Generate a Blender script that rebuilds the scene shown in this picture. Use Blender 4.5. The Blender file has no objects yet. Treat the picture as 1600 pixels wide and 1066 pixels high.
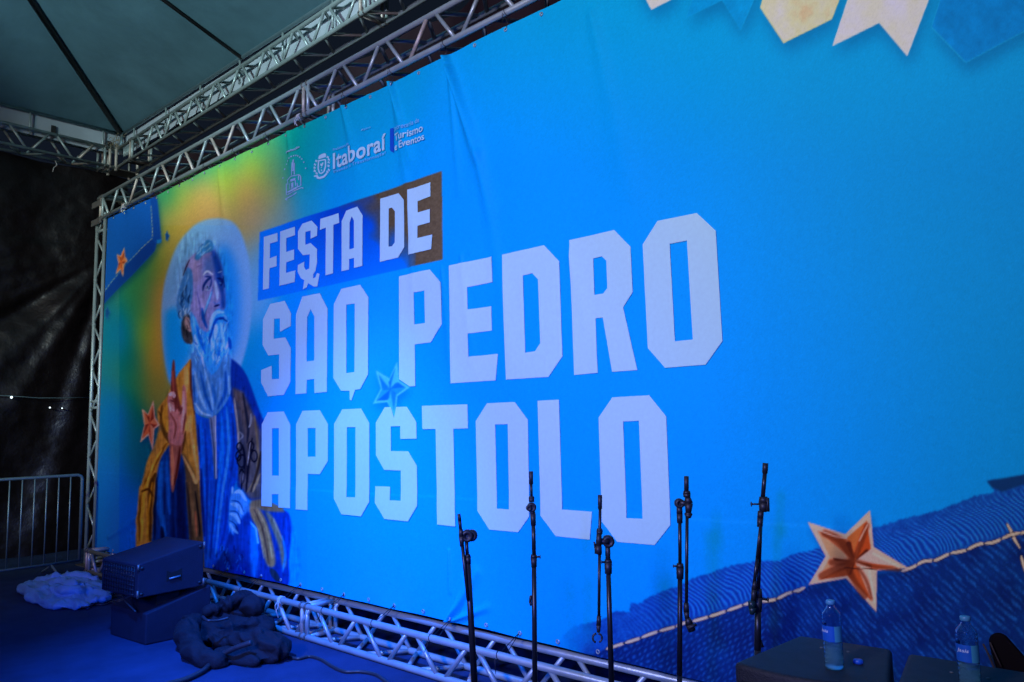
import bpy, bmesh, math, random
import numpy as np
from mathutils import Vector, Matrix, noise
from mathutils.geometry import tessellate_polygon
random.seed(7); RNG = np.random.default_rng(5)
PI = math.pi

# ------------------------------------------------------------------ camera geometry
F = 1200.0; CX, CY = 800.0, 533.0; CAMH = 1.7
def _n(v): return v/np.linalg.norm(v)
_up = _n(np.array([-240.0, -11530.0, F])); _v1 = _n(np.array([-1348.0, 152.0, F]))
_v1 = _n(_v1-_up*(_v1@_up)); _X = -_v1; _Z = _up; _Y = np.cross(_Z, _X)
R3 = np.array([_X, _Y, _Z])                       # world = R3 @ camera(x right, y down, z forward)
C0 = np.array([0, 0, CAMH])
def ray(px, py): return R3@np.array([(px-CX)/F, (py-CY)/F, 1.0])
def on_y(px, py, D): r = ray(px, py); return C0+r*(D/r[1])
def on_z(px, py, z): r = ray(px, py); return C0+r*((z-CAMH)/r[2])
def on_x(px, py, x): r = ray(px, py); return C0+r*(x/r[0])

scene = bpy.context.scene
C = scene.collection
cam = bpy.data.cameras.new('camera'); camo = bpy.data.objects.new('camera', cam); C.objects.link(camo)
cam.sensor_width = 36; cam.sensor_fit = 'HORIZONTAL'; cam.lens = 36*F/1600; cam.clip_end = 500; cam.clip_start = 0.05
M = Matrix(((R3[0][0], -R3[0][1], -R3[0][2], 0), (R3[1][0], -R3[1][1], -R3[1][2], 0), (R3[2][0], -R3[2][1], -R3[2][2], CAMH), (0, 0, 0, 1)))
camo.matrix_world = M
scene.camera = camo

# ------------------------------------------------------------------ world, exposure
w = bpy.data.worlds.new('World'); scene.world = w; w.use_nodes = True
bg = w.node_tree.nodes['Background']; bg.inputs[0].default_value = (0.10, 0.16, 0.30, 1); bg.inputs[1].default_value = 0.05
scene.view_settings.view_transform = 'Standard'; scene.view_settings.look = 'None'
scene.view_settings.exposure = 0; scene.view_settings.gamma = 1
scene.view_settings.use_curve_mapping = False
scene.cycles.max_bounces = 8

# ------------------------------------------------------------------ stage lamps (night stage, front lamps behind the camera, plus added unseen fills)
def spot(name, loc, target, energy, color, angle, blend=1.0, size=0.1):
    l = bpy.data.lights.new(name, 'SPOT'); l.energy = energy; l.color = color
    l.spot_size = math.radians(angle); l.spot_blend = blend; l.shadow_soft_size = size
    o = bpy.data.objects.new(name, l); C.objects.link(o); o.location = loc
    o.rotation_euler = (Vector(target)-Vector(loc)).to_track_quat('-Z', 'Y').to_euler()
    return o
spot('blue_stage_lamp', (0.9, -3.6, 3.2), (-5.2, 3.8, 0.4), 2100, (0.003, 0.09, 1.0), 58, 1.0, 0.22)
spot('blue_side_lamp', (-3.5, -4.0, 3.4), (-5.6, 3.8, 1.2), 950, (0.003, 0.09, 1.0), 62, 1.0, 0.3)
spot('white_wash_lamp', (-1.8, -4.2, 4.6), (-2.9, 3.8, 3.2), 2050, (0.74, 0.69, 1.0), 74, 1.0, 0.5)
spot('warm_front_lamp', (-6.5, -4.2, 4.8), (-10.0, 3.8, 2.9), 720, (1.0, 0.62, 0.54), 56, 1.0, 0.3)
spot('cyan_truss_fill', (-5.0, -3.6, 5.5), (-8.0, 3.8, 7.3), 2300, (0.60, 0.86, 0.92), 54, 0.5, 0.3)  # unseen fill added to brighten the upper trusses, valance and tent roof
spot('blue_top_fill', (-4.4, 0.9, 5.2), (-5.2, 3.3, 0.3), 3800, (0.005, 0.14, 1.0), 48, 1.0, 0.15)  # unseen flood added overhead to bring blue onto floor and box tops
spot('cyan_side_fill', (-6.0, -3.5, 3.8), (-12.0, 3.0, 2.6), 1700, (0.62, 0.92, 0.92), 44, 0.9, 0.25)  # unseen fill added so the folds of the left curtain show

# ------------------------------------------------------------------ tagging / building helpers
def tag(o, label=None, cat=None, group=None, kind=None):
    if label: o['label'] = label
    if cat: o['category'] = cat
    if group: o['group'] = group
    if kind: o['kind'] = kind
    return o
def empty(name, loc=(0, 0, 0), label=None, cat=None, group=None):
    o = bpy.data.objects.new(name, None); C.objects.link(o); o.location = loc; o.empty_display_size = 0.1
    return tag(o, label, cat, group)
class MB:
    """collects shapes (world coordinates) and links them as one mesh object"""
    def __init__(s): s.bm = bmesh.new()
    def tube(s, a, b, r, n=12, r2=None, caps=True):
        a = Vector(a); b = Vector(b); r2 = r if r2 is None else r2
        d = (b-a).normalized(); u = d.orthogonal().normalized(); v = d.cross(u)
        A = []; B = []
        for i in range(n):
            t = 2*PI*i/n; e = u*math.cos(t)+v*math.sin(t)
            A.append(s.bm.verts.new(a+e*r)); B.append(s.bm.verts.new(b+e*r2))
        for i in range(n):
            f = s.bm.faces.new((A[i], A[(i+1) % n], B[(i+1) % n], B[i])); f.smooth = True
        if caps: s.bm.faces.new(A[::-1]); s.bm.faces.new(B)
        return s
    def path(s, pts, r, n=10, closed=False):
        pts = [Vector(p) for p in pts]; m = len(pts); rs = r if isinstance(r, (list, tuple)) else [r]*m
        rings = []; u = None
        for i, p in enumerate(pts):
            if closed: d = (pts[(i+1) % m]-pts[i-1]).normalized()
            else: d = (pts[min(i+1, m-1)]-pts[max(i-1, 0)]).normalized()
            if u is None: u = d.orthogonal().normalized()
            else: u = (u-d*u.dot(d)).normalized()
            v = d.cross(u)
            rings.append([s.bm.verts.new(p+(u*math.cos(2*PI*k/n)+v*math.sin(2*PI*k/n))*rs[i]) for k in range(n)])
        for i in range(m if closed else m-1):
            A = rings[i]; B = rings[(i+1) % m]
            for k in range(n):
                f = s.bm.faces.new((A[k], A[(k+1) % n], B[(k+1) % n], B[k])); f.smooth = True
        if not closed: s.bm.faces.new(rings[0][::-1]); s.bm.faces.new(rings[-1])
        return s
    def hexa(s, bot, top, smooth=False):
        b = [s.bm.verts.new(p) for p in bot]; t = [s.bm.verts.new(p) for p in top]; n = len(b)
        s.bm.faces.new(b[::-1]); s.bm.faces.new(t)
        for i in range(n): s.bm.faces.new((b[i], b[(i+1) % n], t[(i+1) % n], t[i]))
        return s
    def box(s, lo, hi, mat=None):
        x0, y0, z0 = lo; x1, y1, z1 = hi
        P = [(x0, y0), (x1, y0), (x1, y1), (x0, y1)]
        bt = [Vector((x, y, z0)) for x, y in P]; tp = [Vector((x, y, z1)) for x, y in P]
        if mat is not None: bt = [mat@p for p in bt]; tp = [mat@p for p in tp]
        return s.hexa(bt, tp)
    def lathe(s, prof, n=32, origin=(0, 0, 0), axis=None, close=True):
        o = Vector(origin); rings = []
        q = Matrix.Identity(3) if axis is None else Vector(axis).to_track_quat('Z', 'Y').to_matrix()
        for r, z in prof:
            rings.append([s.bm.verts.new(o+q@Vector((r*math.cos(2*PI*k/n), r*math.sin(2*PI*k/n), z))) for k in range(n)])
        for A, B in zip(rings, rings[1:]):
            for k in range(n):
                f = s.bm.faces.new((A[k], A[(k+1) % n], B[(k+1) % n], B[k])); f.smooth = True
        if close: s.bm.faces.new(rings[0][::-1]); s.bm.faces.new(rings[-1])
        return s
    def bevel(s, w, seg=2):
        s.bm.normal_update()
        es = [e for e in s.bm.edges if len(e.link_faces) == 2 and e.calc_face_angle(0) > 0.6]
        bmesh.ops.bevel(s.bm, geom=es, offset=w, segments=seg, affect='EDGES', profile=0.5); return s
    def build(s, name, mat, parent=None, recalc=True):
        if recalc: bmesh.ops.recalc_face_normals(s.bm, faces=s.bm.faces[:])
        me = bpy.data.meshes.new(name); s.bm.to_mesh(me); s.bm.free()
        o = bpy.data.objects.new(name, me); C.objects.link(o); me.materials.append(mat)
        if parent is not None:
            o.parent = parent; o.matrix_parent_inverse = parent_world(parent).inverted()
        return o
def parent_world(p):
    m = Matrix.LocRotScale(p.location, p.rotation_euler, p.scale)
    return (parent_world(p.parent)@p.matrix_parent_inverse@m) if p.parent else m
def clean_parents():
    # bake the parent inverse into each part so that a part copied with its thing keeps its place
    pass

# ------------------------------------------------------------------ materials
def lin(c):
    c = np.asarray(c, float)/255.0
    return np.where(c <= 0.04045, c/12.92, ((c+0.055)/1.055)**2.4)
def mat(name, col, rough=0.6, metal=0.0, var=0.15, vscale=8.0, bump=0.0, bscale=60.0, spec=0.5, sheen=0.0, coord='Object', stretch=None):
    m = bpy.data.materials.new(name); m.use_nodes = True; nt = m.node_tree; N = nt.nodes; L = nt.links
    b = N['Principled BSDF']; b.inputs['Roughness'].default_value = rough; b.inputs['Metallic'].default_value = metal
    b.inputs['Specular IOR Level'].default_value = spec
    if sheen: b.inputs['Sheen Weight'].default_value = sheen
    tc = N.new('ShaderNodeTexCoord'); mp = N.new('ShaderNodeMapping'); L.new(tc.outputs[coord], mp.inputs[0])
    if stretch: mp.inputs['Scale'].default_value = stretch
    nz = N.new('ShaderNodeTexNoise'); nz.inputs['Scale'].default_value = vscale; nz.inputs['Detail'].default_value = 6
    nz.inputs['Roughness'].default_value = 0.65
    L.new(mp.outputs[0], nz.inputs['Vector'])
    mx = N.new('ShaderNodeMix'); mx.data_type = 'RGBA'
    c = np.array(col[:3], float)
    mx.inputs[6].default_value = (*np.clip(c*(1-var*1.6), 0, 1), 1); mx.inputs[7].default_value = (*np.clip(c*(1+var*1.6), 0, 1), 1)
    L.new(nz.outputs[0], mx.inputs[0]); L.new(mx.outputs[2], b.inputs['Base Color'])
    if bump:
        n2 = N.new('ShaderNodeTexNoise'); n2.inputs['Scale'].default_value = bscale; n2.inputs['Detail'].default_value = 8
        L.new(mp.outputs[0], n2.inputs['Vector'])
        bp = N.new('ShaderNodeBump'); bp.inputs['Strength'].default_value = bump; bp.inputs['Distance'].default_value = 0.01
        L.new(n2.outputs[0], bp.inputs['Height']); L.new(bp.outputs[0], b.inputs['Normal'])
    rr = N.new('ShaderNodeMapRange'); rr.inputs[3].default_value = max(0, rough-0.12); rr.inputs[4].default_value = min(1, rough+0.12)
    L.new(nz.outputs[0], rr.inputs[0]); L.new(rr.outputs[0], b.inputs['Roughness'])
    return m
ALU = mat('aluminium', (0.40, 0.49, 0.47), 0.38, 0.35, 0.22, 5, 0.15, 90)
ALU_WORN = mat('worn aluminium', (0.56, 0.50, 0.42), 0.5, 0.3, 0.35, 9, 0.2, 90)
GALV = mat('galvanised steel', (0.22, 0.33, 0.36), 0.45, 0.6, 0.2, 20, 0.1, 120)
STEEL_PLATE = mat('steel plate', (0.20, 0.19, 0.17), 0.5, 0.6, 0.3, 12, 0.2, 50)
BLACK_METAL = mat('black painted metal', (0.012, 0.013, 0.016), 0.38, 0.0, 0.3, 30)
BLACK_PLASTIC = mat('black plastic', (0.016, 0.017, 0.020), 0.5, 0.0, 0.3, 40, 0.1, 300)
BLACK_BOX = mat('black textured paint', (0.013, 0.014, 0.017), 0.55, 0.0, 0.3, 14, 0.35, 260, 0.4)
CARPET_BOX = mat('dark scuffed box covering', (0.015, 0.019, 0.036), 0.7, 0.0, 0.3, 6, 0.4, 200, 0.22)
RECESS = mat('recess black', (0.004, 0.004, 0.005), 0.9, 0, 0.1)
CARPET = mat('stage carpet', (0.028, 0.055, 0.125), 0.95, 0, 0.32, 3, 0.6, 400, 0.1)
GROUND = mat('dark ground', (0.03, 0.03, 0.032), 0.95, 0, 0.2, 2)
TARP = mat('black tarpaulin', (0.008, 0.005, 0.0055), 0.42, 0, 0.5, 7, 0.6, 22, 0.5)
TARP_BACK = mat('dark back curtain', (0.020, 0.010, 0.014), 0.75, 0, 0.4, 5, 0.3, 40, 0.2)
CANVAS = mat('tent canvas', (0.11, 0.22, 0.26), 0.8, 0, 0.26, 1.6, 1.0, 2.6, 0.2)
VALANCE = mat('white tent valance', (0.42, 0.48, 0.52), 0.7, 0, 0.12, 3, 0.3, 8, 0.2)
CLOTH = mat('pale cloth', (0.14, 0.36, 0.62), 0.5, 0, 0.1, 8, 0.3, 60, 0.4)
DARKCLOTH = mat('black cloth', (0.010, 0.011, 0.018), 0.8, 0, 0.35, 12, 0.5, 90, 0.3)
RUBBER = mat('black rubber cable', (0.03, 0.03, 0.036), 0.45, 0, 0.2, 20)
STRING = mat('white string', (0.6, 0.6, 0.58), 0.8, 0, 0.1)
TIE = mat('black cord', (0.02, 0.02, 0.02), 0.6, 0, 0.1)
TUBEDARK = mat('dark tent pole', (0.03, 0.024, 0.024), 0.5, 0.1, 0.3, 5)
HEM = mat('dark hem tube', (0.10, 0.085, 0.06), 0.6, 0.2, 0.5, 4, 0.3, 30)

# ================================================================== STRUCTURE: ground, stage floor
o = MB().box((-70, -70, -0.62), (70, 70, -0.6)).build('ground', GROUND); tag(o, kind='structure')
b = MB(); b.box((-12.4, -5.5, -0.58), (3.2, 5.0, 0.0)); o = b.build('stage_floor', CARPET); tag(o, kind='structure')

# ================================================================== BANNER
BY = 3.80; BX0, BX1 = -10.42, 1.05; BZ1 = 4.435
def bottom_z(x):
    return float(np.interp(x, [-10.42, -9.3, -8.2, -6.6, -3.2, 1.1], [0.215, 0.235, 0.29, 0.322, 0.317, 0.30]))
_cre = []   # wrinkles of the cloth: segments in the photo -> lines on the cloth
for (a, c, wd, am) in [((610, 127), (640, 250), .035, .020), ((610, 127), (655, 430), .05, .010), ((700, 92), (748, 240), .04, .030), ((705, 110), (770, 330), .05, .016),
                   ((700, 92), (718, 300), .03, .010), ((535, 165), (556, 260), .05, .014), ((748, 240), (800, 560), .06, .008), ((690, 420), (705, 600), .03, .006),
                   ((720, 400), (740, 590), .035, .006), ((925, 20), (985, 300), .07, .010), ((345, 265), (352, 350), .05, .018), ((640, 380), (650, 520), .03, .005), ((450, 205), (462, 300), .05, .010),
                   ((700, 860), (702, 925), .015, .010), ((704, 968), (742, 895), .03, .022), ((702, 972), (760, 950), .02, .016), ((704, 968), (722, 905), .018, .016),
                   ((170, 840), (250, 790), .05, .010), ((890, 400), (930, 560), .04, .005)]:
    A = on_y(*a, BY); B = on_y(*c, BY); _cre.append((A[0], A[2], B[0], B[2], wd, am))
def cloth(X, Z):
    X = np.asarray(X, float); Z = np.asarray(Z, float)
    d = 0.010*np.sin(X*1.3+0.4*Z)+0.005*np.sin(X*3.1-Z*0.8+1)+0.0035*np.sin(X*7.3+Z*1.1)*np.clip((Z-1)/3.4, 0, 1)
    for x0, z0, x1, z1, wd, am in _cre:
        dx, dz = x1-x0, z1-z0; L2 = dx*dx+dz*dz; t = ((X-x0)*dx+(Z-z0)*dz)/L2
        tt = np.clip(t, 0, 1); dist = np.sqrt((X-x0-tt*dx)**2+(Z-z0-tt*dz)**2)
        ww = wd*(0.5+0.9*tt)
        d = d-2.0*am*np.exp(-(dist/ww)**2)*(1-0.65*tt)
    d = d+0.0022*np.sin(X*11.3+1.7*np.sin(Z*.9))*np.sin(X*2.2+.6)*np.clip((Z-.8)/3, 0, 1)
    # little tucks at the lashing points along the top and bottom hems
    d = d+0.006*np.cos(X*2*PI/0.62)*np.exp(-np.abs(BZ1-Z)/0.12)+0.006*np.cos(X*2*PI/0.62)*np.exp(-np.abs(Z-0.3)/0.08)
    # seams between the printed widths
    d = d+0.0015*np.tanh((Z-1.16+0.01*np.sin(X*2))/0.006)
    return d
# ---- artwork canvas (printed picture, in rectified-by-photo coordinates, 1 unit = 1 photo pixel)
OX, OY, CW, CH = 120, -320, 2260, 1720
art = np.zeros((CH, CW, 3), np.float32); art[:] = (0, 138, 248)
_yy, _xx = np.mgrid[0:CH, 0:CW].astype(np.float32); _xx += OX; _yy += OY
def blur1(a, s):
    if s < 0.3: return a
    r = int(3*s+1); k = np.exp(-0.5*(np.arange(-r, r+1)/s)**2); k /= k.sum()
    a = np.apply_along_axis(lambda v: np.convolve(v, k, 'same'), 0, a); return np.apply_along_axis(lambda v: np.convolve(v, k, 'same'), 1, a)
def pmask(pts, bl=0.7, pad=None):
    P = np.array(pts, float); pad = int(3*bl+4) if pad is None else pad
    x0 = int(max(P[:, 0].min()-pad, OX)); x1 = int(min(P[:, 0].max()+pad+1, OX+CW)); y0 = int(max(P[:, 1].min()-pad, OY)); y1 = int(min(P[:, 1].max()+pad+1, OY+CH))
    if x1 <= x0+1 or y1 <= y0+1: return None
    S = 2; xs = x0+(np.arange((x1-x0)*S)+0.5)/S-0.5; ys = y0+(np.arange((y1-y0)*S)+0.5)/S-0.5
    X, Y = np.meshgrid(xs, ys); ins = np.zeros(X.shape, bool); n = len(P)
    for i in range(n):
        xa, ya = P[i]; xb, yb = P[(i+1) % n]
        if ya == yb: continue
        c = ((Y >= min(ya, yb)) & (Y < max(ya, yb))) & (X < xa+(Y-ya)*(xb-xa)/(yb-ya)); ins ^= c
    m = ins.reshape(y1-y0, S, x1-x0, S).mean((1, 3)).astype(np.float32)
    return blur1(m, bl), (slice(y0-OY, y1-OY), slice(x0-OX, x1-OX))
def put(m, sl, col, al=1.0):
    a = (m*al)[..., None]; c = col if isinstance(col, np.ndarray) and col.ndim == 3 else np.array(col, np.float32)
    art[sl] = art[sl]*(1-a)+c*a
def poly(pts, col, bl=0.7, al=1.0):
    r = pmask(pts, bl)
    if r is not None: put(r[0], r[1], col, al)
def stroke(pts, wd, col, bl=0.5, al=1.0):
    P = np.array(pts, float); n = len(P)
    if hasattr(wd, '__len__'): W = np.array(wd, float)
    elif n >= 7: W = wd*(0.18+0.82*np.sin(PI*np.linspace(0.04, 0.96, n))**0.7)
    else: W = np.full(n, float(wd))
    pad = int(W.max()+3*bl+3); x0 = int(max(P[:, 0].min()-pad, OX)); x1 = int(min(P[:, 0].max()+pad, OX+CW)); y0 = int(max(P[:, 1].min()-pad, OY)); y1 = int(min(P[:, 1].max()+pad, OY+CH))
    if x1 <= x0 or y1 <= y0: return
    sl = (slice(y0-OY, y1-OY), slice(x0-OX, x1-OX)); X = _xx[sl]; Y = _yy[sl]; m = np.zeros(X.shape, np.float32)
    for i in range(n-1):
        (xa, ya), (xb, yb) = P[i], P[i+1]; L = (xb-xa)**2+(yb-ya)**2+1e-6
        t = np.clip(((X-xa)*(xb-xa)+(Y-ya)*(yb-ya))/L, 0, 1); d = np.hypot(X-xa-t*(xb-xa), Y-ya-t*(yb-ya))
        hw = (W[i]+(W[i+1]-W[i])*t)/2; m = np.maximum(m, np.clip((hw-d)/(0.7+1.25*bl)+0.5, 0, 1))
    put(m, sl, col, al)
def smooth_path(pts, k=6):
    P = [np.array(p, float) for p in pts]; out = []
    for i in range(len(P)-1):
        p0, p1, p2, p3 = P[max(i-1, 0)], P[i], P[i+1], P[min(i+2, len(P)-1)]
        for t in np.arange(k)/k:
            out.append(0.5*((2*p1)+(-p0+p2)*t+(2*p0-5*p1+4*p2-p3)*t*t+(-p0+3*p1-3*p2+p3)*t**3))
    out.append(P[-1]); return out
def T(u0, v0, s): return lambda pts: [(u0+x/s, v0+y/s) for x, y in pts]
_lowr = {}
def field(shape, sc, seed=0):           # smooth random field, -1..1
    r = np.random.default_rng(seed); h, w_ = shape; gh, gw = int(h/sc)+3, int(w_/sc)+3; g = r.uniform(-1, 1, (gh, gw))
    y = np.arange(h)/sc; x = np.arange(w_)/sc; yi = y.astype(int); xi = x.astype(int); fy = (y-yi)[:, None]; fx = (x-xi)[None]
    fy = fy*fy*(3-2*fy); fx = fx*fx*(3-2*fx)
    return (g[yi][:, xi]*(1-fy)*(1-fx)+g[yi+1][:, xi]*fy*(1-fx)+g[yi][:, xi+1]*(1-fy)*fx+g[yi+1][:, xi+1]*fy*fx).astype(np.float32)
# background colour field round the halo (printed gradient; left samples bluer in place of missing blue light)
S = [(185, 520, 0, 105, 180), (180, 650, 4, 98, 205), (165, 760, 12, 98, 215), (200, 830, 24, 108, 225), (212, 480, 50, 120, 95), (205, 560, 20, 100, 110), (228, 520, 120, 150, 55), (240, 420, 130, 150, 70), (262, 372, 150, 145, 85),
     (290, 330, 190, 150, 95), (270, 345, 165, 150, 85), (310, 305, 185, 155, 95), (330, 320, 195, 155, 105), (350, 275, 150, 170, 60), (395, 262, 160, 178, 65), (420, 300, 160, 165, 95), (385, 300, 190, 155, 90), (400, 335, 165, 155, 120),
     (440, 335, 110, 150, 160), (430, 260, 90, 160, 120), (455, 215, 0, 155, 160), (470, 260, 0, 155, 175), (490, 230, 0, 150, 190), (480, 320, 20, 145, 200), (420, 400, 90, 160, 215), (398, 450, 100, 165, 225), (410, 560, 20, 145, 215), (400, 620, 0, 140, 225),
     (235, 560, 165, 140, 60), (245, 520, 185, 145, 85), (232, 610, 130, 130, 65), (212, 600, 50, 115, 90), (250, 460, 175, 145, 85), (205, 640, 0, 95, 110), (262, 300, 20, 130, 120), (280, 310, 120, 155, 70), (225, 420, 40, 125, 105), (215, 345, 0, 100, 130), (300, 262, 10, 135, 130), (330, 245, 30, 145, 130), (360, 235, 40, 155, 130), (400, 225, 60, 165, 120), (225, 700, 20, 100, 130),
     (540, 165, 0, 148, 220), (560, 240, 0, 145, 225), (620, 120, 0, 145, 232), (520, 300, 0, 140, 230), (520, 420, 0, 138, 245), (460, 480, 0, 140, 240), (480, 640, 0, 138, 248), (460, 860, 0, 138, 250), (340, 900, 0, 130, 245), (650, 350, 0, 140, 245), (700, 200, 0, 140, 238), (640, 700, 0, 138, 250), (230, 900, 14, 112, 225), (150, 880, 15, 105, 220)]
sl = (slice(0, 1000-OY), slice(0, 720-OX)); X = _xx[sl][::4, ::4]; Y = _yy[sl][::4, ::4]; num = np.zeros(X.shape+(3,)); den = np.full(X.shape, 1e-18)
for x, y, r, g, bb in S:
    wg = 1/((((X-x)*1.5)**2+((Y-y)*0.75)**2)+420)**2.2; num += wg[..., None]*np.array([r, g, bb]); den += wg
fld = num/den[..., None]; fld = np.repeat(np.repeat(fld, 4, 0), 4, 1)[:sl[0].stop, :sl[1].stop]
for k in range(3): fld[..., k] = blur1(fld[..., k], 11)
fade = np.clip((700-_xx[sl])/60, 0, 1)[..., None]*np.clip((980-_yy[sl])/40, 0, 1)[..., None]; art[sl] = art[sl]*(1-fade)+fld*fade
# light turns cyan towards the top: that tint is painted into the print
g = np.clip((260-_yy)/400, 0, 1)[..., None]*np.clip((_xx-560)/200, 0, 1)[..., None]; art[:] = art*(1-g)+np.array([0, 156, 244], np.float32)*g

# ---- halo and saint
c5 = T(230, 330, 3.947); c6 = T(200, 560, 2.881)
halo = smooth_path(c5([(450, 45), (520, 62), (570, 115), (605, 200), (630, 300), (645, 450), (650, 600), (630, 780), (585, 950), (540, 1066), (400, 1100), (200, 1100), (140, 1066), (105, 920), (85, 750), (82, 600), (100, 450), (140, 320), (200, 190), (280, 100), (370, 55), (450, 45)]))
poly(halo, (112, 168, 232), 1.6)
poly(smooth_path(c5([(480, 200), (540, 300), (570, 450), (575, 620), (560, 800), (520, 900), (450, 900), (430, 500), (440, 250), (480, 200)])), (30, 140, 245), 7, .9)
poly(smooth_path(c5([(110, 620), (190, 600), (240, 760), (280, 840), (230, 960), (170, 1060), (130, 1000), (105, 820), (110, 620)])), (10, 150, 245), 5, .85)
poly(smooth_path(c5([(150, 380), (220, 250), (300, 180), (360, 160), (300, 260), (220, 330), (180, 500), (110, 560), (150, 380)])), (95, 160, 225), 5, .7)
# shoulders / cloak, right side (dark blue then brown)
poly(smooth_path(c6([(430, -10), (480, 10), (540, 80), (600, 240), (622, 300), (612, 400), (618, 640), (560, 640), (520, 590), (495, 560), (495, 350), (470, 200), (440, 120), (430, -10)]), 4), (22, 62, 165), 1)
poly(c6([(470, 130), (520, 150), (575, 260), (605, 330), (610, 630), (560, 635), (530, 600), (505, 560), (497, 350), (478, 210)]), (92, 88, 98), 2.2)
poly(c6([(478, 190), (500, 200), (520, 300), (540, 430), (520, 520), (500, 540), (495, 350)]), (70, 78, 105), 2)
for p, wdt, col in [([(480, 180), (497, 320), (500, 400)], 3, (165, 165, 170)), ([(520, 160), (545, 300), (540, 380)], 5, (45, 50, 75)), ([(560, 250), (558, 290), (550, 310)], 2.4, (150, 160, 180)),
                    ([(575, 260), (590, 400), (585, 520), (545, 600)], 4, (125, 110, 92)), ([(605, 420), (590, 500), (560, 600)], 4, (60, 50, 50)), ([(600, 520), (570, 600)], 3.5, (160, 135, 105)), ([(505, 330), (520, 350), (500, 372)], 2.5, (120, 130, 150))]:
    stroke(smooth_path(c6(p)), wdt, col, 1.2)
# lower right wrap
poly(smooth_path(c6([(430, 860), (455, 790), (520, 720), (555, 680), (640, 675), (700, 680), (733, 710), (738, 800), (728, 900), (716, 1034), (560, 1000), (430, 970), (345, 950), (380, 900), (430, 860)]), 4), (18, 66, 165), 1)
poly(c6([(560, 640), (612, 630), (700, 670), (712, 692), (640, 690), (550, 668)]), (128, 108, 88), 1.5)
poly(smooth_path(c6([(550, 665), (590, 670), (625, 720), (650, 800), (668, 900), (660, 938), (630, 925), (605, 830), (580, 750), (552, 700), (550, 665)])), (150, 122, 96), 1.4)
poly(smooth_path(c6([(622, 688), (648, 700), (680, 760), (705, 850), (716, 920), (700, 942), (684, 850), (655, 770), (622, 688)])), (118, 118, 110), 1.5)
for p, wdt, col in [([(575, 680), (610, 760), (630, 860), (640, 925)], 3, (90, 72, 70)), ([(590, 680), (632, 770), (655, 900)], 2.4, (190, 160, 125)), ([(560, 690), (600, 790), (618, 900)], 2, (185, 155, 120)),
                    ([(700, 800), (712, 880), (700, 960)], 4, (40, 130, 200)), ([(650, 950), (680, 1000)], 10, (45, 60, 80)), ([(660, 720), (700, 820)], 2, (170, 160, 140)), ([(715, 720), (725, 900)], 6, (20, 80, 190))]:
    stroke(smooth_path(c6(p)), wdt, col, 1.2, .9)
poly(smooth_path(c6([(553, 730), (580, 755), (594, 820), (592, 920), (578, 990), (560, 940), (555, 820), (553, 730)])), (22, 120, 225), 2)
stroke(c6([(556, 735), (582, 765), (592, 830)]), 2.5, (110, 200, 255), 1)
# gold cloak, left side
poly(smooth_path(c6([(262, 28), (287, 4), (288, 100), (300, 240), (315, 400), (325, 600), (340, 960), (200, 960), (44, 960), (44, 620), (60, 560), (80, 470), (110, 400), (132, 330), (128, 240), (150, 200), (175, 168), (205, 110), (230, 66), (262, 28)]), 4), (168, 128, 62), 0.9)
for p, wdt, col in [([(285, 10), (284, 120), (300, 250)], 4, (70, 35, 45)), ([(262, 40), (262, 150)], 9, (195, 155, 95)), ([(215, 110), (190, 150)], 6, (180, 150, 80)), ([(150, 215), (150, 300), (175, 370)], 6, (95, 70, 35)), ([(135, 240), (165, 300), (180, 380)], 3, (60, 45, 30)),
                    ([(170, 385), (120, 470), (80, 560), (60, 640)], 6, (120, 80, 25)), ([(150, 410), (110, 480), (75, 600)], 4, (215, 170, 75)), ([(120, 520), (100, 600), (98, 820)], 8, (80, 52, 18)), ([(80, 560), (66, 640), (60, 820)], 6, (205, 155, 60)), ([(108, 560), (92, 680), (85, 820)], 4, (190, 140, 50)), ([(52, 620), (50, 820)], 4, (110, 75, 30)),
                    ([(60, 600), (90, 590), (110, 620)], 4, (75, 50, 20)), ([(280, 260), (270, 300), (250, 360)], 9, (205, 160, 90)), ([(258, 330), (240, 420)], 5, (90, 60, 35)), ([(270, 260), (292, 400), (310, 520)], 5, (200, 160, 100)), ([(180, 200), (160, 260), (175, 330)], 7, (190, 145, 60))]:
    stroke(smooth_path(c6(p)), wdt, col, 1.6, .9)
# dark gold drape right of the sleeve
poly(smooth_path(c6([(240, 420), (262, 450), (300, 530), (318, 600), (342, 960), (268, 960), (262, 640), (250, 500), (240, 420)])), (98, 82, 62), 1.5)
stroke(smooth_path(c6([(245, 440), (285, 520), (305, 560), (312, 500)])), 5, (190, 155, 100), 1.4)
for p, wdt, col in [([(275, 560), (290, 700), (300, 820)], 5, (130, 105, 75)), ([(300, 600), (318, 740), (320, 800)], 3, (25, 25, 35)), ([(262, 560), (275, 700), (280, 820)], 3, (55, 48, 50)), ([(300, 690), (306, 800)], 4, (175, 110, 80))]:
    stroke(smooth_path(c6(p)), wdt, col, 1.4, .9)
# blue sleeve
poly(smooth_path(c6([(185, 388), (215, 400), (238, 430), (250, 480), (258, 600), (262, 960), (112, 960), (122, 600), (130, 510), (145, 450), (170, 410), (185, 388)])), (18, 70, 150), 1)
poly(c6([(192, 560), (240, 470), (255, 600), (262, 820), (190, 820)]), (14, 38, 92), 3)
for p, wdt, col in [([(150, 470), (140, 600), (150, 720), (165, 800)], 9, (34, 110, 205)), ([(172, 440), (178, 600), (185, 700)], 6, (30, 95, 190)), ([(128, 540), (120, 700), (118, 820)], 4, (20, 25, 60)), ([(165, 560), (162, 700)], 4, (12, 45, 110)), ([(150, 760), (156, 820)], 6, (10, 25, 60)), ([(215, 540), (210, 700), (214, 810)], 5, (24, 60, 130))]:
    stroke(smooth_path(c6(p)), wdt, col, 2, .85)
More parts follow.
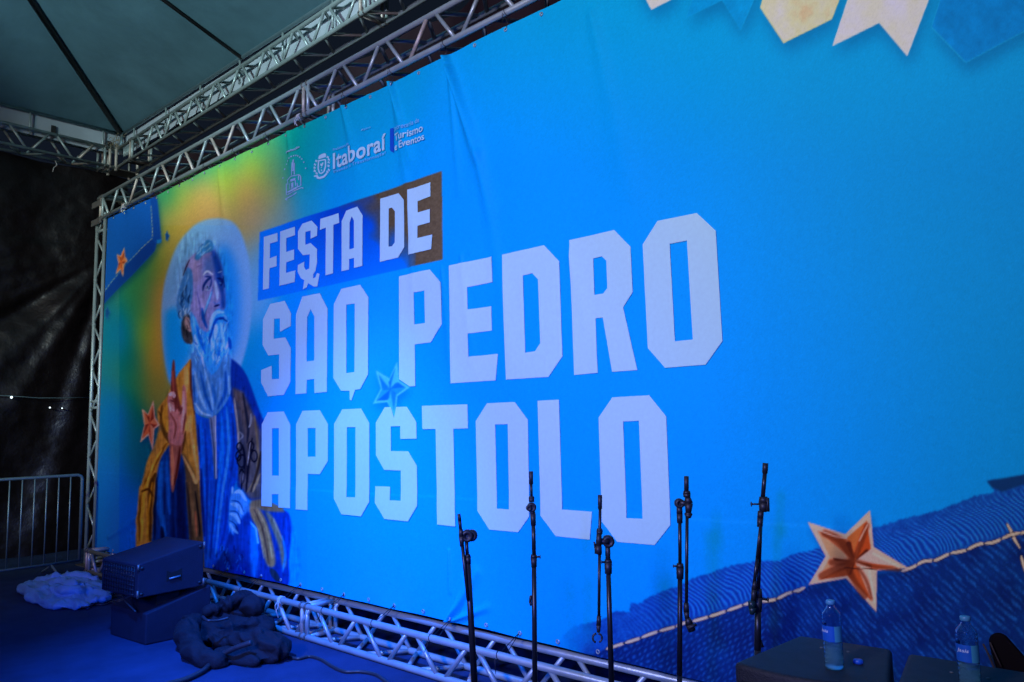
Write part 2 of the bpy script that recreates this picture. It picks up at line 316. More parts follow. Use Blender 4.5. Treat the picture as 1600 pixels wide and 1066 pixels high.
# forearm and blessing hand
poly(smooth_path(c6([(183, 372), (241, 380), (234, 450), (216, 540), (200, 606), (190, 560), (186, 470), (183, 372)])), (140, 92, 84), 0.8)
stroke(smooth_path(c6([(196, 400), (198, 480), (198, 570)])), 5, (185, 120, 95), 1.5); stroke(smooth_path(c6([(232, 400), (222, 480), (206, 570)])), 4, (90, 42, 38), 1.2)
poly(smooth_path(c6([(178, 215), (176, 178), (192, 145), (210, 150), (222, 175), (240, 215), (245, 135), (254, 120), (262, 150), (263, 250), (252, 320), (240, 388), (183, 376), (182, 300), (178, 215)]), 4), (160, 112, 116), 0.8)
poly(smooth_path(c6([(190, 140), (197, 40), (203, 6), (210, 20), (214, 80), (224, 160), (238, 225), (225, 240), (205, 200), (190, 140)])), (112, 62, 60), 0.8)
stroke(c6([(200, 60), (204, 150)]), 2.5, (150, 84, 76), 1)
for p, wdt, col in [([(184, 165), (200, 160), (208, 175)], 7, (190, 165, 180)), ([(185, 205), (205, 235)], 7, (185, 155, 165)), ([(184, 200), (190, 240)], 3.5, (215, 190, 195)), ([(213, 175), (212, 240)], 2.5, (95, 50, 55)), ([(188, 188), (206, 196)], 2, (85, 45, 55)), ([(190, 250), (214, 300), (205, 360)], 3, (120, 70, 66)), ([(250, 150), (250, 240), (235, 330)], 5, (190, 145, 150)), ([(222, 230), (232, 300), (222, 370)], 4, (175, 118, 118)), ([(243, 220), (236, 250)], 2.5, (85, 45, 50)), ([(258, 250), (246, 340)], 3, (110, 62, 60))]:
    stroke(smooth_path(c6(p)), wdt, col, 1, .9)
# blue tunic
poly(smooth_path(c6([(300, 240), (330, 262), (372, 268), (410, 240), (460, 168), (478, 230), (494, 350), (496, 520), (478, 600), (460, 680), (458, 780), (430, 870), (375, 950), (345, 948), (337, 820), (325, 600), (312, 400), (300, 240)]), 4), (12, 88, 212), 0.9)
for p, wdt, col in [([(325, 280), (335, 450), (345, 700)], 6, (24, 110, 235)), ([(345, 320), (355, 600), (350, 900)], 4, (10, 55, 160)), ([(420, 250), (425, 400), (400, 620), (380, 850)], 7, (30, 125, 250)), ([(445, 220), (455, 400), (430, 600)], 5, (60, 150, 250)), ([(470, 250), (478, 400), (460, 560)], 4, (16, 60, 165)), ([(405, 500), (385, 700), (370, 900)], 4, (10, 50, 150)),
                    ([(440, 500), (415, 700), (395, 880)], 4, (70, 150, 245)), ([(365, 600), (362, 800), (355, 930)], 5, (36, 100, 210)), ([(450, 620), (440, 760), (410, 880)], 4, (14, 60, 170)), ([(325, 500), (332, 640), (342, 800)], 5, (10, 40, 120)), ([(312, 300), (318, 420)], 4, (10, 40, 120))]:
    stroke(smooth_path(c6(p)), wdt, col, 1.8, .85)
poly(c6([(362, 262), (395, 250), (396, 420), (394, 545), (388, 545), (378, 400)]), (104, 122, 160), 1)
stroke(c6([(372, 270), (388, 420), (391, 540)]), 1.6, (55, 75, 120), .6); stroke(c6([(393, 260), (396, 540)]), 1.3, (190, 200, 215), .6)
# neck and chest
poly(smooth_path(c6([(286, 20), (300, -30), (450, -30), (462, 60), (460, 165), (415, 235), (372, 265), (325, 256), (297, 230), (288, 120), (286, 20)]), 4), (70, 132, 208), 0.9)
for p, wdt, col in [([(300, 60), (320, 160), (350, 230)], 5, (120, 175, 230)), ([(325, 60), (350, 170), (378, 240)], 5, (25, 85, 175)), ([(345, 50), (370, 150), (382, 230)], 3.5, (125, 180, 235)), ([(380, 120), (395, 200)], 6, (40, 105, 190)), ([(440, 60), (440, 150), (405, 225)], 6, (28, 90, 190)), ([(300, 200), (330, 245), (372, 258)], 3.5, (150, 195, 235)), ([(420, 100), (410, 190)], 4, (95, 150, 220)), ([(292, 80), (300, 200)], 3, (25, 75, 150)), ([(455, 80), (458, 160)], 3, (130, 185, 240))]:
    stroke(smooth_path(c6(p)), wdt, col, 1.6, .85)
# head
poly(smooth_path(c5([(400, 200), (425, 250), (445, 295), (462, 340), (470, 400), (480, 470), (484, 560), (475, 610), (430, 640), (380, 760), (320, 740), (285, 660), (270, 600), (262, 480), (255, 400), (235, 350), (258, 300), (300, 262), (350, 240), (400, 200)]), 4), (118, 130, 200), 0.9)
poly(smooth_path(c5([(405, 225), (435, 265), (462, 335), (470, 420), (484, 540), (480, 600), (452, 595), (455, 520), (440, 470), (425, 430), (420, 380), (408, 320), (400, 260), (405, 225)])), (28, 76, 172), 2.4)
poly(c5([(265, 310), (310, 280), (340, 330), (330, 420), (300, 470), (278, 430)]), (150, 145, 192), 5, .7)
poly(c5([(360, 300), (400, 280), (415, 360), (390, 380), (350, 400)]), (64, 108, 178), 4, .8)
poly(c5([(290, 520), (350, 520), (380, 580), (350, 640), (300, 620)]), (142, 148, 208), 5, .7)
for p, wdt, col in [([(350, 395), (375, 372), (408, 392)], 3.2, (165, 198, 238)), ([(440, 380), (462, 372)], 2, (120, 160, 220)), ([(362, 405), (395, 408), (372, 430), (352, 462), (346, 490)], 4.2, (26, 58, 138)), ([(400, 410), (398, 450), (380, 490)], 2.6, (30, 66, 150)), ([(366, 462), (386, 474)], 2.6, (130, 178, 228)), ([(362, 486), (388, 488)], 1.6, (150, 190, 235)), ([(374, 464), (380, 474)], 1.7, (10, 22, 60)),
                    ([(436, 415), (462, 425), (458, 460)], 4.5, (12, 42, 120)), ([(447, 440), (458, 448)], 1.6, (90, 140, 210)), ([(420, 430), (432, 490), (436, 545)], 5, (140, 178, 240)), ([(414, 560), (430, 575), (446, 562)], 3.4, (85, 120, 205)), ([(418, 588), (446, 578)], 3, (8, 30, 105)), ([(410, 470), (392, 540), (362, 620), (352, 690)], 2.2, (52, 100, 190)), ([(400, 500), (375, 570), (350, 640)], 3.4, (100, 168, 235)),
                    ([(340, 600), (348, 660), (370, 720)], 6, (24, 90, 190)), ([(310, 500), (330, 600), (325, 650)], 3, (88, 96, 170)), ([(300, 300), (350, 280), (400, 262)], 2, (120, 130, 190)), ([(310, 345), (345, 330)], 1.6, (110, 110, 175)), ([(264, 300), (240, 350), (222, 400)], 2.5, (60, 60, 90)), ([(470, 400), (478, 470)], 1.5, (10, 40, 120))]:
    stroke(smooth_path(c5(p)), wdt, col, .8, .95)
# hair and ear
poly(smooth_path(c5([(350, 215), (375, 178), (408, 190), (418, 232), (392, 252), (352, 268), (322, 302), (298, 292), (318, 244), (350, 215)])), (60, 132, 200), 0.9)
poly(smooth_path(c5([(252, 345), (280, 372), (286, 470), (276, 560), (245, 620), (216, 660), (190, 630), (182, 560), (200, 470), (225, 400), (252, 345)])), (62, 122, 190), 0.9)
poly(smooth_path(c5([(235, 630), (270, 650), (288, 740), (280, 810), (240, 815), (214, 765), (212, 690), (235, 630)])), (62, 70, 84), 1)
poly(smooth_path(c5([(240, 648), (262, 668), (280, 720), (274, 746), (250, 730), (232, 690), (240, 648)])), (158, 145, 155), 0.8)
rr = random.Random(3)
for i in range(26):
    x = rr.uniform(195, 278); y = rr.uniform(380, 620); c = rr.choice([(120, 175, 225), (90, 150, 212), (20, 66, 130), (150, 195, 235), (36, 60, 96)])
    stroke(smooth_path(c5([(x, y), (x-8+rr.uniform(-6, 6), y+25), (x-4+rr.uniform(-10, 10), y+50)])), rr.uniform(1, 2.2), c, .6, .75)
for i in range(10):
    x = rr.uniform(330, 405); y = rr.uniform(195, 262); c = rr.choice([(125, 180, 225), (24, 84, 160), (95, 155, 215)]); stroke(c5([(x, y), (x-22, y+22)]), 1.6, c, .6, .8)
for i in range(12):
    x = rr.uniform(215, 280); y = rr.uniform(680, 800); c = rr.choice([(120, 115, 110), (30, 32, 44), (90, 92, 100)]); stroke(c5([(x, y), (x+6, y+22)]), 1.3, c, .6, .8)
stroke(smooth_path(c5([(244, 660), (262, 690), (266, 728)])), 1.6, (80, 70, 85), .6)
# beard and moustache
poly(smooth_path(c5([(270, 618), (300, 660), (330, 725), (375, 745), (395, 690), (405, 650), (432, 606), (470, 615), (492, 660), (492, 700), (515, 760), (530, 830), (512, 880), (470, 895), (445, 960), (402, 1010), (372, 970), (340, 905), (308, 880), (288, 800), (270, 700), (270, 618)]), 4), (54, 152, 250), 1)
for i in range(110):
    t = rr.random(); x = rr.uniform(285, 515); y = rr.uniform(640+abs(x-300)*.15, 900)
    if x < 380 and y < 700: continue
    c = rr.choice([(150, 205, 255), (120, 190, 255), (30, 110, 225), (90, 170, 250), (14, 86, 205), (175, 215, 255)])
    L = rr.uniform(30, 80); q = (x-400)*0.12; stroke(smooth_path(c5([(x, y), (x-q*.5+rr.uniform(-8, 8), y+L*.5), (x-q*1.4+rr.uniform(-6, 6), y+L)])), rr.uniform(.8, 2.4), c, .7, .7)
for p, wdt, col in [([(478, 655), (440, 662), (418, 690), (400, 745), (388, 790)], 4, (10, 72, 190)), ([(495, 682), (470, 664), (445, 668)], 3, (10, 50, 150)), ([(472, 625), (430, 625), (405, 660), (388, 730)], 6, (130, 195, 255)), ([(475, 640), (492, 668)], 3.4, (100, 175, 255)), ([(430, 700), (420, 790)], 6, (140, 205, 255)), ([(455, 690), (470, 790), (480, 850)], 5, (120, 190, 255)), ([(505, 780), (515, 850)], 6, (12, 80, 200)), ([(300, 700), (330, 800), (360, 880)], 5, (20, 100, 215)), ([(280, 640), (300, 740)], 4, (90, 165, 240))]:
    stroke(smooth_path(c5(p)), wdt, col, 1, .85)
# keys and the lower hand
def ring(cx_, cy_, r, ry, wd_, col):
    stroke(c6([(cx_+r*math.cos(a), cy_+ry*math.sin(a)) for a in np.linspace(0, 2*PI, 15)]), wd_, col, .5)
for cx_, cy_, r, ry in [(505, 398, 12, 18), (515, 462, 20, 28), (500, 440, 12, 20), (560, 395, 12, 20), (574, 440, 14, 26)]: ring(cx_, cy_, r, ry, [2.2]*15, (18, 24, 52))
for p, wdt, col in [([(520, 390), (530, 460), (515, 590)], 4, (24, 30, 60)), ([(565, 360), (548, 470), (538, 600)], 4.5, (30, 32, 56)), ([(545, 440), (525, 560)], 3, (60, 60, 80)), ([(556, 380), (543, 480)], 1.4, (170, 170, 180)), ([(525, 500), (520, 560)], 1.3, (150, 150, 165)), ([(505, 520), (515, 500), (530, 520)], 3, (20, 26, 50))]:
    stroke(smooth_path(c6(p)), wdt, col, .7)
poly(smooth_path(c6([(468, 600), (478, 572), (484, 598), (505, 590), (545, 636), (553, 680), (545, 760), (508, 792), (478, 796), (457, 752), (458, 700), (462, 640), (468, 600)]), 4), (66, 142, 226), 0.8)
poly(smooth_path(c6([(500, 740), (553, 690), (556, 790), (530, 860), (490, 850), (480, 790), (500, 740)])), (20, 74, 178), 1.6)
for p, wdt, col in [([(485, 605), (510, 600), (538, 640)], 6, (140, 195, 240)), ([(468, 655), (500, 665), (520, 700)], 7, (120, 180, 238)), ([(465, 700), (490, 710), (508, 742)], 6.5, (125, 185, 240)), ([(462, 745), (480, 770), (500, 788)], 5, (115, 175, 232)), ([(470, 640), (505, 648), (528, 690)], 1.6, (12, 52, 130)), ([(463, 688), (495, 692), (516, 735)], 1.6, (12, 52, 130)), ([(460, 730), (485, 745), (500, 775)], 1.6, (12, 52, 130)), ([(474, 578), (474, 610)], 3, (130, 190, 240))]:
    stroke(smooth_path(c6(p)), wdt, col, .7, .95)
for i in range(26):   # ornament below the hand
    x = rr.uniform(400, 520); y = rr.uniform(830, 960); stroke(c6([(x, y), (x+rr.uniform(-8, 8), y+rr.uniform(10, 24))]), 1.6, rr.choice([(8, 30, 90), (60, 130, 220), (10, 45, 130)]), .5, .7)
poly(c6([(348, 945), (540, 985), (716, 1030), (735, 1066), (340, 975)]), (14, 50, 140), 2, .6)

# brush texture inside the painted figure (part of the printed picture)
fig = smooth_path(c6([(250, -560), (205, -330), (262, -60), (262, 28), (120, 250), (44, 620), (44, 960), (720, 1034), (740, 720), (612, 640), (622, 300), (480, 10), (470, -300), (400, -540), (250, -560)]))
m, sl = pmask(fig, 2); h_, w_ = m.shape
f1 = field((h_, w_), 5, 91); rv = np.random.default_rng(8).uniform(-1, 1, (h_//14+3, w_*2//3+3)); yy2 = np.arange(h_)/14.0; xx2 = np.arange(w_)*0.62; yi = yy2.astype(int); xi = xx2.astype(int); fy = (yy2-yi)[:, None]; fx = (xx2-xi)[None]
vert = rv[yi][:, xi]*(1-fy)*(1-fx)+rv[yi+1][:, xi]*fy*(1-fx)+rv[yi][:, xi+1]*(1-fy)*fx+rv[yi+1][:, xi+1]*fy*fx
k_ = 1+(0.13*vert+0.07*f1)[..., None]*m[..., None]; sub = art[sl]
lum = sub.mean(-1, keepdims=True); ct = 116+(sub*k_-122)*1.16; ct = ct*(1-0.16*np.clip((120-lum)/90, 0, 1)*m[..., None]); art[sl] = np.clip(ct, 0, 255)
# ---- denim patch top left
c3 = T(0, 300, 2.665)
den = c3([(436, 100), (620, 20), (648, 10), (667, 205), (645, 214), (640, 240), (600, 290), (556, 335), (490, 400), (430, 468), (405, 500)])
poly([(x+3, y+6) for x, y in den], (0, 60, 110), 4, .6)
poly(den, (12, 78, 205), 0.9)
poly(c3([(622, 20), (648, 10), (667, 205), (645, 212), (628, 190)]), (10, 62, 180), 0.8)
poly(c3([(628, 192), (645, 215), (636, 245), (556, 335), (430, 468), (415, 470), (425, 428), (522, 305)]), (10, 56, 168), 0.8)
for a, c in [((624, 55), (630, 188)), ((630, 190), (522, 300)), ((522, 300), (425, 425))]:
    for k in range(9):
        t0, t1 = k/9+.02, k/9+.085
        stroke(c3([(a[0]+(c[0]-a[0])*t0, a[1]+(c[1]-a[1])*t0), (a[0]+(c[0]-a[0])*t1, a[1]+(c[1]-a[1])*t1)]), .9, (120, 150, 170), .3)
poly(c3([(645, 200), (668, 196), (666, 212), (650, 214)]), (20, 110, 220), .6)

# ---- denim, bottom right
r1 = T(850, 700, 2.9125); rt = T(1100, 700, 2.912)
edge = r1([(60, 880), (130, 810), (185, 800), (250, 790), (300, 760), (330, 740), (390, 745), (400, 700), (430, 712), (480, 680), (540, 650), (600, 632), (690, 590), (760, 570), (820, 545), (900, 525)])+rt([(240, 515), (300, 512), (350, 514), (390, 490), (420, 478), (480, 468), (530, 452), (640, 405), (720, 385), (790, 358), (900, 325), (1000, 300), (1080, 280), (1150, 252), (1230, 222), (1330, 196), (1312, 178), (1288, 150), (1370, 140), (1456, 120), (1700, 60), (2200, -80), (3300, -330)])
# ragged edge
rag = []
for i in range(len(edge)-1):
    (xa, ya), (xb, yb) = edge[i], edge[i+1]; n_ = max(2, int(math.hypot(xb-xa, yb-ya)/2.2))
    for k in range(n_): t = k/n_; rag.append((xa+(xb-xa)*t+rr.uniform(-1, 1), ya+(yb-ya)*t+rr.uniform(-1.6, 1.8)))
dpoly = rag+[(2370, 560), (2370, 1390), (850, 1390), (850, 1010)]
m, sl = pmask(dpoly, 1.0)
Xd = _xx[sl]; Yd = _yy[sl]
sx = np.array([700, 948, 998, 1056, 1087, 1135, 1162, 1210, 1250, 1282, 1409, 1443, 1485, 1529, 1574, 1700, 2400]); sy = np.array([1090, 1014, 999, 978, 969, 954, 944, 937, 921, 909, 892, 877, 865, 851, 837, 800, 590])
st = np.interp(Xd, sx, sy); above = st-Yd
n1 = field(Xd.shape, 26, 1); n2 = field(Xd.shape, 7, 2); n3 = field(Xd.shape, 2.2, 3)
ph = Xd+above*0.75*np.sin(np.clip(above, -60, 90)/42.0)+5*n1
fr = 0.5+0.5*np.sin(ph*2*PI/7.2+n2*0.8)
fringe_amt = np.clip((above-2)/8, 0, 1)*np.clip((72-above+10*n2)/22, 0, 1)*np.clip((Xd-955)/120, 0, 1)
colA = np.stack([8+16*fr, 52+62*fr**2, 160+62*fr+14*n3], -1)
mot = 0.5+0.5*n2*0.6+0.3*n3
colE = np.stack([8+8*mot, 52+34*mot, 158+42*mot], -1)
ang = math.radians(28); U = (Xd*math.cos(ang)-Yd*math.sin(ang)); V = (Xd*math.sin(ang)+Yd*math.cos(ang))
sc = 1+np.clip((Xd-1200)/900, 0, .6)
wv = (0.5+0.5*np.sin(V*2*PI/(8.4*sc)+n1*1.2+0.8*n2))*(0.5+0.5*np.sin((Xd+0.3*Yd)*2*PI/(8.0*sc)+1.3*np.sin(V*2*PI/(16.8*sc))+1.4*n2)); wv = np.clip(wv*(0.75+0.45*n3+0.25*n2), 0, 1)
colB = np.stack([6+14*wv, 32+46*wv+9*n1, 116+66*wv+16*n1+8*n3], -1)
dc = colE*(1-fringe_amt[..., None])+colA*fringe_amt[..., None]
bl_ = np.clip((above+2)/4, 0, 1)[..., None]; dc = dc*bl_+colB*(1-bl_)
m = m*np.clip((Xd-872+0.25*(Yd-1000)+16*n1+8*n2)/60, 0, 1)
put(m, sl, dc.astype(np.float32), 0.96)
poly(rt([(1288, 150), (1456, 122), (1500, 118), (1456, 165), (1360, 200), (1310, 180)]), (8, 50, 120), 1.2)
# stitches
stp = r1([(285, 915), (345, 895), (430, 868), (510, 838), (600, 812), (640, 796), (690, 785), (760, 765), (830, 742), (915, 712)])+r1([(960, 700), (1050, 690), (1110, 662), (1165, 645)])+rt([(430, 650), (480, 625), (530, 612)])
st2 = rt([(900, 560), (955, 540), (1000, 516), (1060, 508), (1120, 480), (1190, 465), (1250, 438), (1320, 428), (1385, 400), (1440, 388), (1520, 370), (1620, 350), (1800, 320)])
def stitches(P, L=26):
    Q = smooth_path(P, 8); d = 0; seg = [Q[0]]
    for a, c in zip(Q, Q[1:]):
        d += math.hypot(*(np.array(c)-a)); seg.append(c)
        if d > L:
            stroke(seg, 7.2, (4, 16, 44), .9, .8); stroke(seg[1:] if len(seg) > 3 else seg, [3.2]+[4.8]*(len(seg[1:])-2)+[3.2] if len(seg) > 3 else 4, (200, 172, 174), .5); d = 0; seg = [c]
stitches(stp); stitches(st2)
for p in [[(1380, 345), (1400, 380), (1412, 410), (1440, 455)], [(1445, 490), (1456, 530), (1480, 600)], [(1500, 640), (1540, 760)], [(1375, 400), (1440, 385)]]:
    q = smooth_path(rt(p)); stroke(q, 7.5, (4, 16, 44), .9, .8); stroke(q, 4.8, (200, 172, 174), .5)
# ---- big copper star
def star(tips, inner, cen, rim, cols, dk, shadow=None, rimw=2.2, al=1.0, shift=None):
    n = 5; out = []
    for i in range(n): out += [tips[i], inner[i]]
    if shadow: poly([(x+shadow[0], y+shadow[1]) for x, y in out], (0, 50, 120), shadow[2], shadow[3])
    poly(out, rim, .6, al)
    ce = np.array(cen)
    def sh(p, k=.84): return tuple(ce+(np.array(p)-ce)*k)
    for i in range(n):
        t = sh(tips[i], .80); a = sh(inner[i], .86); bb2 = sh(inner[i-1], .86)
        poly([cen, bb2, t], cols[(2*i) % len(cols)], .7, al); poly([cen, t, a], cols[(2*i+1) % len(cols)], .7, al)
        mid = tuple((np.array(a)*.55+np.array(t)*.45)); stroke([cen, sh(a, .75)], [1, dk[1]], dk[0], 1.5, al*.85)
    for i in range(n): stroke([cen, sh(tips[i], .72)], [2, .6], cols[0], .8, .4)
tips = rt([(757, 283), (932, 545), (787, 744), (478, 622), (473, 337)]); inn = rt([(775, 450), (790, 556), (650, 592), (556, 492), (645, 392)])
star(tips, inn, rt([(688, 515)])[0], (228, 166, 158), [(218, 96, 50), (176, 68, 28), (210, 160, 158), (224, 100, 60), (232, 168, 158), (176, 74, 34), (150, 66, 36), (230, 140, 110), (222, 140, 110), (165, 80, 50)], ((58, 18, 12), 9), shadow=(3, 8, 5, .5))
for p, wdt in [([(745, 345), (720, 420), (690, 500)], 9), ([(545, 385), (620, 420), (680, 500)], 12), ([(690, 512), (790, 540), (900, 552)], 7), ([(530, 585), (600, 550), (680, 520)], 11), ([(700, 540), (740, 600), (770, 690)], 6), ([(660, 545), (690, 610), (740, 680)], 10), ([(575, 520), (640, 520), (680, 515)], 10)]:
    stroke(smooth_path(rt(p)), [wdt*.3]+[wdt]*(len(smooth_path(rt(p)))-2)+[wdt*.2], (100, 38, 18), 2.6, .7)
for p, wdt in [([(520, 372), (600, 402), (650, 410)], 2), ([(710, 420), (745, 350)], 2), ([(775, 480), (890, 540)], 4), ([(755, 560), (780, 700)], 4)]:
    stroke(rt(p), wdt, (236, 186, 180), 1.2, .8)
stroke(rt([(640, 545), (790, 551)]), 1.4, (60, 24, 20), .4)
CS = [(196, 92, 58), (120, 44, 30), (206, 108, 74), (132, 50, 34), (190, 120, 96), (150, 60, 40)]
star(c3([(515, 230), (528, 286), (510, 354), (480, 345), (484, 257)]), c3([(517, 268), (514, 302), (500, 322), (492, 298), (499, 268)]), c3([(503, 290)])[0], (205, 160, 150), CS, ((90, 34, 24), 1.5), (1.5, 2, 2, .5))
star(c6([(110, 188), (140, 300), (108, 418), (49, 380), (57, 226)]), c6([(118, 265), (115, 318), (88, 345), (68, 302), (85, 252)]), c6([(93, 292)])[0], (212, 165, 152), CS, ((80, 26, 18), 3), (2, 6, 3, .6))
cb = T(400, 420, 4.8458)
SB = [(10, 110, 225), (60, 165, 250), (8, 100, 215), (20, 130, 235), (14, 115, 228), (50, 160, 250), (6, 95, 205), (24, 135, 240)]
star(cb([(1062, 703), (1160, 898), (1048, 1134), (880, 1022), (900, 768)]), cb([(1080, 850), (1065, 965), (990, 1010), (940, 910), (1005, 830)]), cb([(1010, 912)])[0], (70, 172, 252), SB, ((6, 92, 200), 3), (2, 8, 6, .35))
star(c3([(693, 158), (706, 182), (697, 206), (686, 200), (684, 175)]), c3([(698, 174), (699, 192), (691, 200), (688, 188), (690, 172)]), c3([(694, 184)])[0], (30, 110, 190), [(12, 70, 165), (10, 55, 140)], ((8, 46, 120), 1), (1, 3, 2, .4))
star(c3([(446, 468), (462, 500), (449, 540), (436, 525), (436, 488)]), c3([(452, 490), (452, 512), (444, 522), (440, 508), (444, 488)]), c3([(447, 505)])[0], (30, 110, 190), [(12, 70, 165), (10, 55, 140)], ((8, 46, 120), 1), (1, 3, 2, .4))
# ---- printed bunting along the top right
flags = [((1000, -60), (1040, -75), (1062, -3), (1019, 15), None, (205, 215, 232)), ]
def flag(pts, col, edge_, mott, seed):
    poly([(x+4, y+16) for x, y in pts], (0, 92, 176), 11, .62)
    r = pmask(pts, .5)
    if r is None: return
    m_, sl_ = r; f1 = field(m_.shape, 34, seed); f2 = field(m_.shape, 9, seed+1); f3 = field(m_.shape, 2.5, seed+2)
    base = np.array(col, np.float32)+(0.6*f1+0.3*f2+0.12*f3)[..., None]*np.array(mott, np.float32)
    put(m_, sl_, edge_, 1); ce = np.mean(np.array(pts), 0); pts2 = [tuple(ce+(np.array(p)-ce)*.988) for p in pts]
    r2 = pmask(pts2, .5, pad=None)
    mm, s2 = r2; oy = s2[0].start-sl_[0].start; ox = s2[1].start-sl_[1].start
    put(mm, s2, base[oy:oy+mm.shape[0], ox:ox+mm.shape[1]], 1)
flag([(985, -120), (1060, -130), (1070, -40), (1052, -1), (1019, 16), (1008, -5), (985, -40)], (206, 214, 228), (225, 232, 240), (26, 26, 22), 11)
flag([(1108, -130), (1210, -150), (1180, 0), (1159, 49), (1130, 2), (1073, 29), (1085, -10)], (0, 138, 240), (20, 156, 250), (0, 12, 16), 14)
flag([(1205, -160), (1345, -180), (1310, 0), (1299, 29), (1225, 68), (1189, 13), (1195, -10)], (222, 200, 196), (226, 220, 140), (26, 36, 44), 17)
flag([(1350, -170), (1500, -190), (1450, 0), (1417, 87), (1373, 35), (1300, 71), (1323, 0)], (205, 214, 228), (222, 230, 240), (34, 34, 26), 20)
flag([(1470, -180), (1650, -200), (1700, -60), (1680, 10), (1601, 48), (1508, 98), (1454, 42), (1467, 0)], (0, 118, 222), (20, 150, 240), (0, 16, 28), 23)
flag([(1720, -220), (1900, -240), (1880, 20), (1820, 130), (1770, 60), (1690, 110)], (210, 204, 160), (226, 224, 90), (26, 40, 56), 27)
# ---- FESTA DE box
ca = T(400, 260, 5.33)
fb = ca([(35, 550), (1545, 38), (1552, 776), (24, 1122)])
r = pmask(fb, .5); m, sl = r; X = _xx[sl]; Y = _yy[sl]; n1 = field(X.shape, 22, 31); n3 = field(X.shape, 1.6, 32)
t = (X-404)/286; topv = np.interp(X, [404, 690], [363, 268]); botv = np.interp(X, [404, 690], [470, 406]); v = (Y-topv)/(botv-topv)
br = np.clip((t-0.46-0.42*v*(1.5-t)+0.10*n1)/0.14+(t > .86)*3, 0, 1)[..., None]
dkb = np.clip((t-0.10)/0.3, 0, 1)*np.clip(1.15-v, 0, 1); dkb = dkb[..., None]
blu = np.array([0, 116, 252])*(1-dkb)+np.array([4, 62, 196])*dkb
brw = np.array([86, 76, 66])+10*n3[..., None]; brw = brw*(0.85+0.15*np.clip((t-.6)/.4, 0, 1))[..., None]
put(m, sl, (blu*(1-br)+brw*br).astype(np.float32))

# observed print colours -> reflectance under the stage light
LEST = np.array([0.52, 0.58, 1.14])
base = (lin(art)/LEST).astype(np.float32); base = np.clip(base, 0.002, 0.9)
base *= (1+0.05*RNG.standard_normal(base.shape[:2])[..., None]).astype(np.float32)   # grain of the print
base = np.clip(base, 0, 0.92)

# ---- banner mesh
def proj_arr(P):
    c = (P-C0)@R3; return CX+F*c[:, 0]/c[:, 2], CY+F*c[:, 1]/c[:, 2]
cols_px = np.concatenate([np.arange(on_y(150, 600, BY)[0]*0+149.5, 1640, 1.45)])
xs = np.array([on_y(p, 600, BY)[0] for p in cols_px]); xs = xs[xs > BX0+0.002]; xs = np.concatenate([[BX0], xs, np.arange(xs[-1]+0.01, BX1, 0.01)])
NR = 700; nx = len(xs); bz = np.array([bottom_z(x) for x in xs]); tt = np.linspace(0, 1, NR)
Xg = np.repeat(xs[None], NR, 0); Zg = bz[None]*(1-tt[:, None])+BZ1*tt[:, None]; Zg = Zg+0.010*np.abs(np.sin(Xg*PI/0.62))*(tt[:, None]**14)*-1
P = np.stack([Xg.ravel(), (BY+cloth(Xg, Zg)).ravel(), Zg.ravel()], 1)
Pf = P.copy(); Pf[:, 1] = BY; px, py = proj_arr(Pf)
def sample(px, py):
    u = np.clip(px-OX, 0, CW-1.01); v = np.clip(py-OY, 0, CH-1.01); iu = u.astype(int); iv = v.astype(int); fu = (u-iu)[:, None]; fv = (v-iv)[:, None]
    return base[iv, iu]*(1-fu)*(1-fv)+base[iv, iu+1]*fu*(1-fv)+base[iv+1, iu]*(1-fu)*fv+base[iv+1, iu+1]*fu*fv
colv = np.ones((len(P), 4), np.float32); colv[:, :3] = sample(px, py)
idx = np.arange(NR*nx).reshape(NR, nx); q = np.stack([idx[:-1, :-1], idx[:-1, 1:], idx[1:, 1:], idx[1:, :-1]], -1).reshape(-1, 4)
me = bpy.data.meshes.new('printed_cloth'); me.vertices.add(len(P)); me.vertices.foreach_set('co', P.astype(np.float32).ravel())
me.loops.add(q.size); me.loops.foreach_set('vertex_index', q.ravel().astype(np.int32)); me.polygons.add(len(q)); me.polygons.foreach_set('loop_start', np.arange(0, q.size, 4, dtype=np.int32))
me.polygons.foreach_set('use_smooth', np.ones(len(q), bool)); me.update(calc_edges=True)
at = me.color_attributes.new('print', 'FLOAT_COLOR', 'POINT'); at.data.foreach_set('color', colv.ravel())
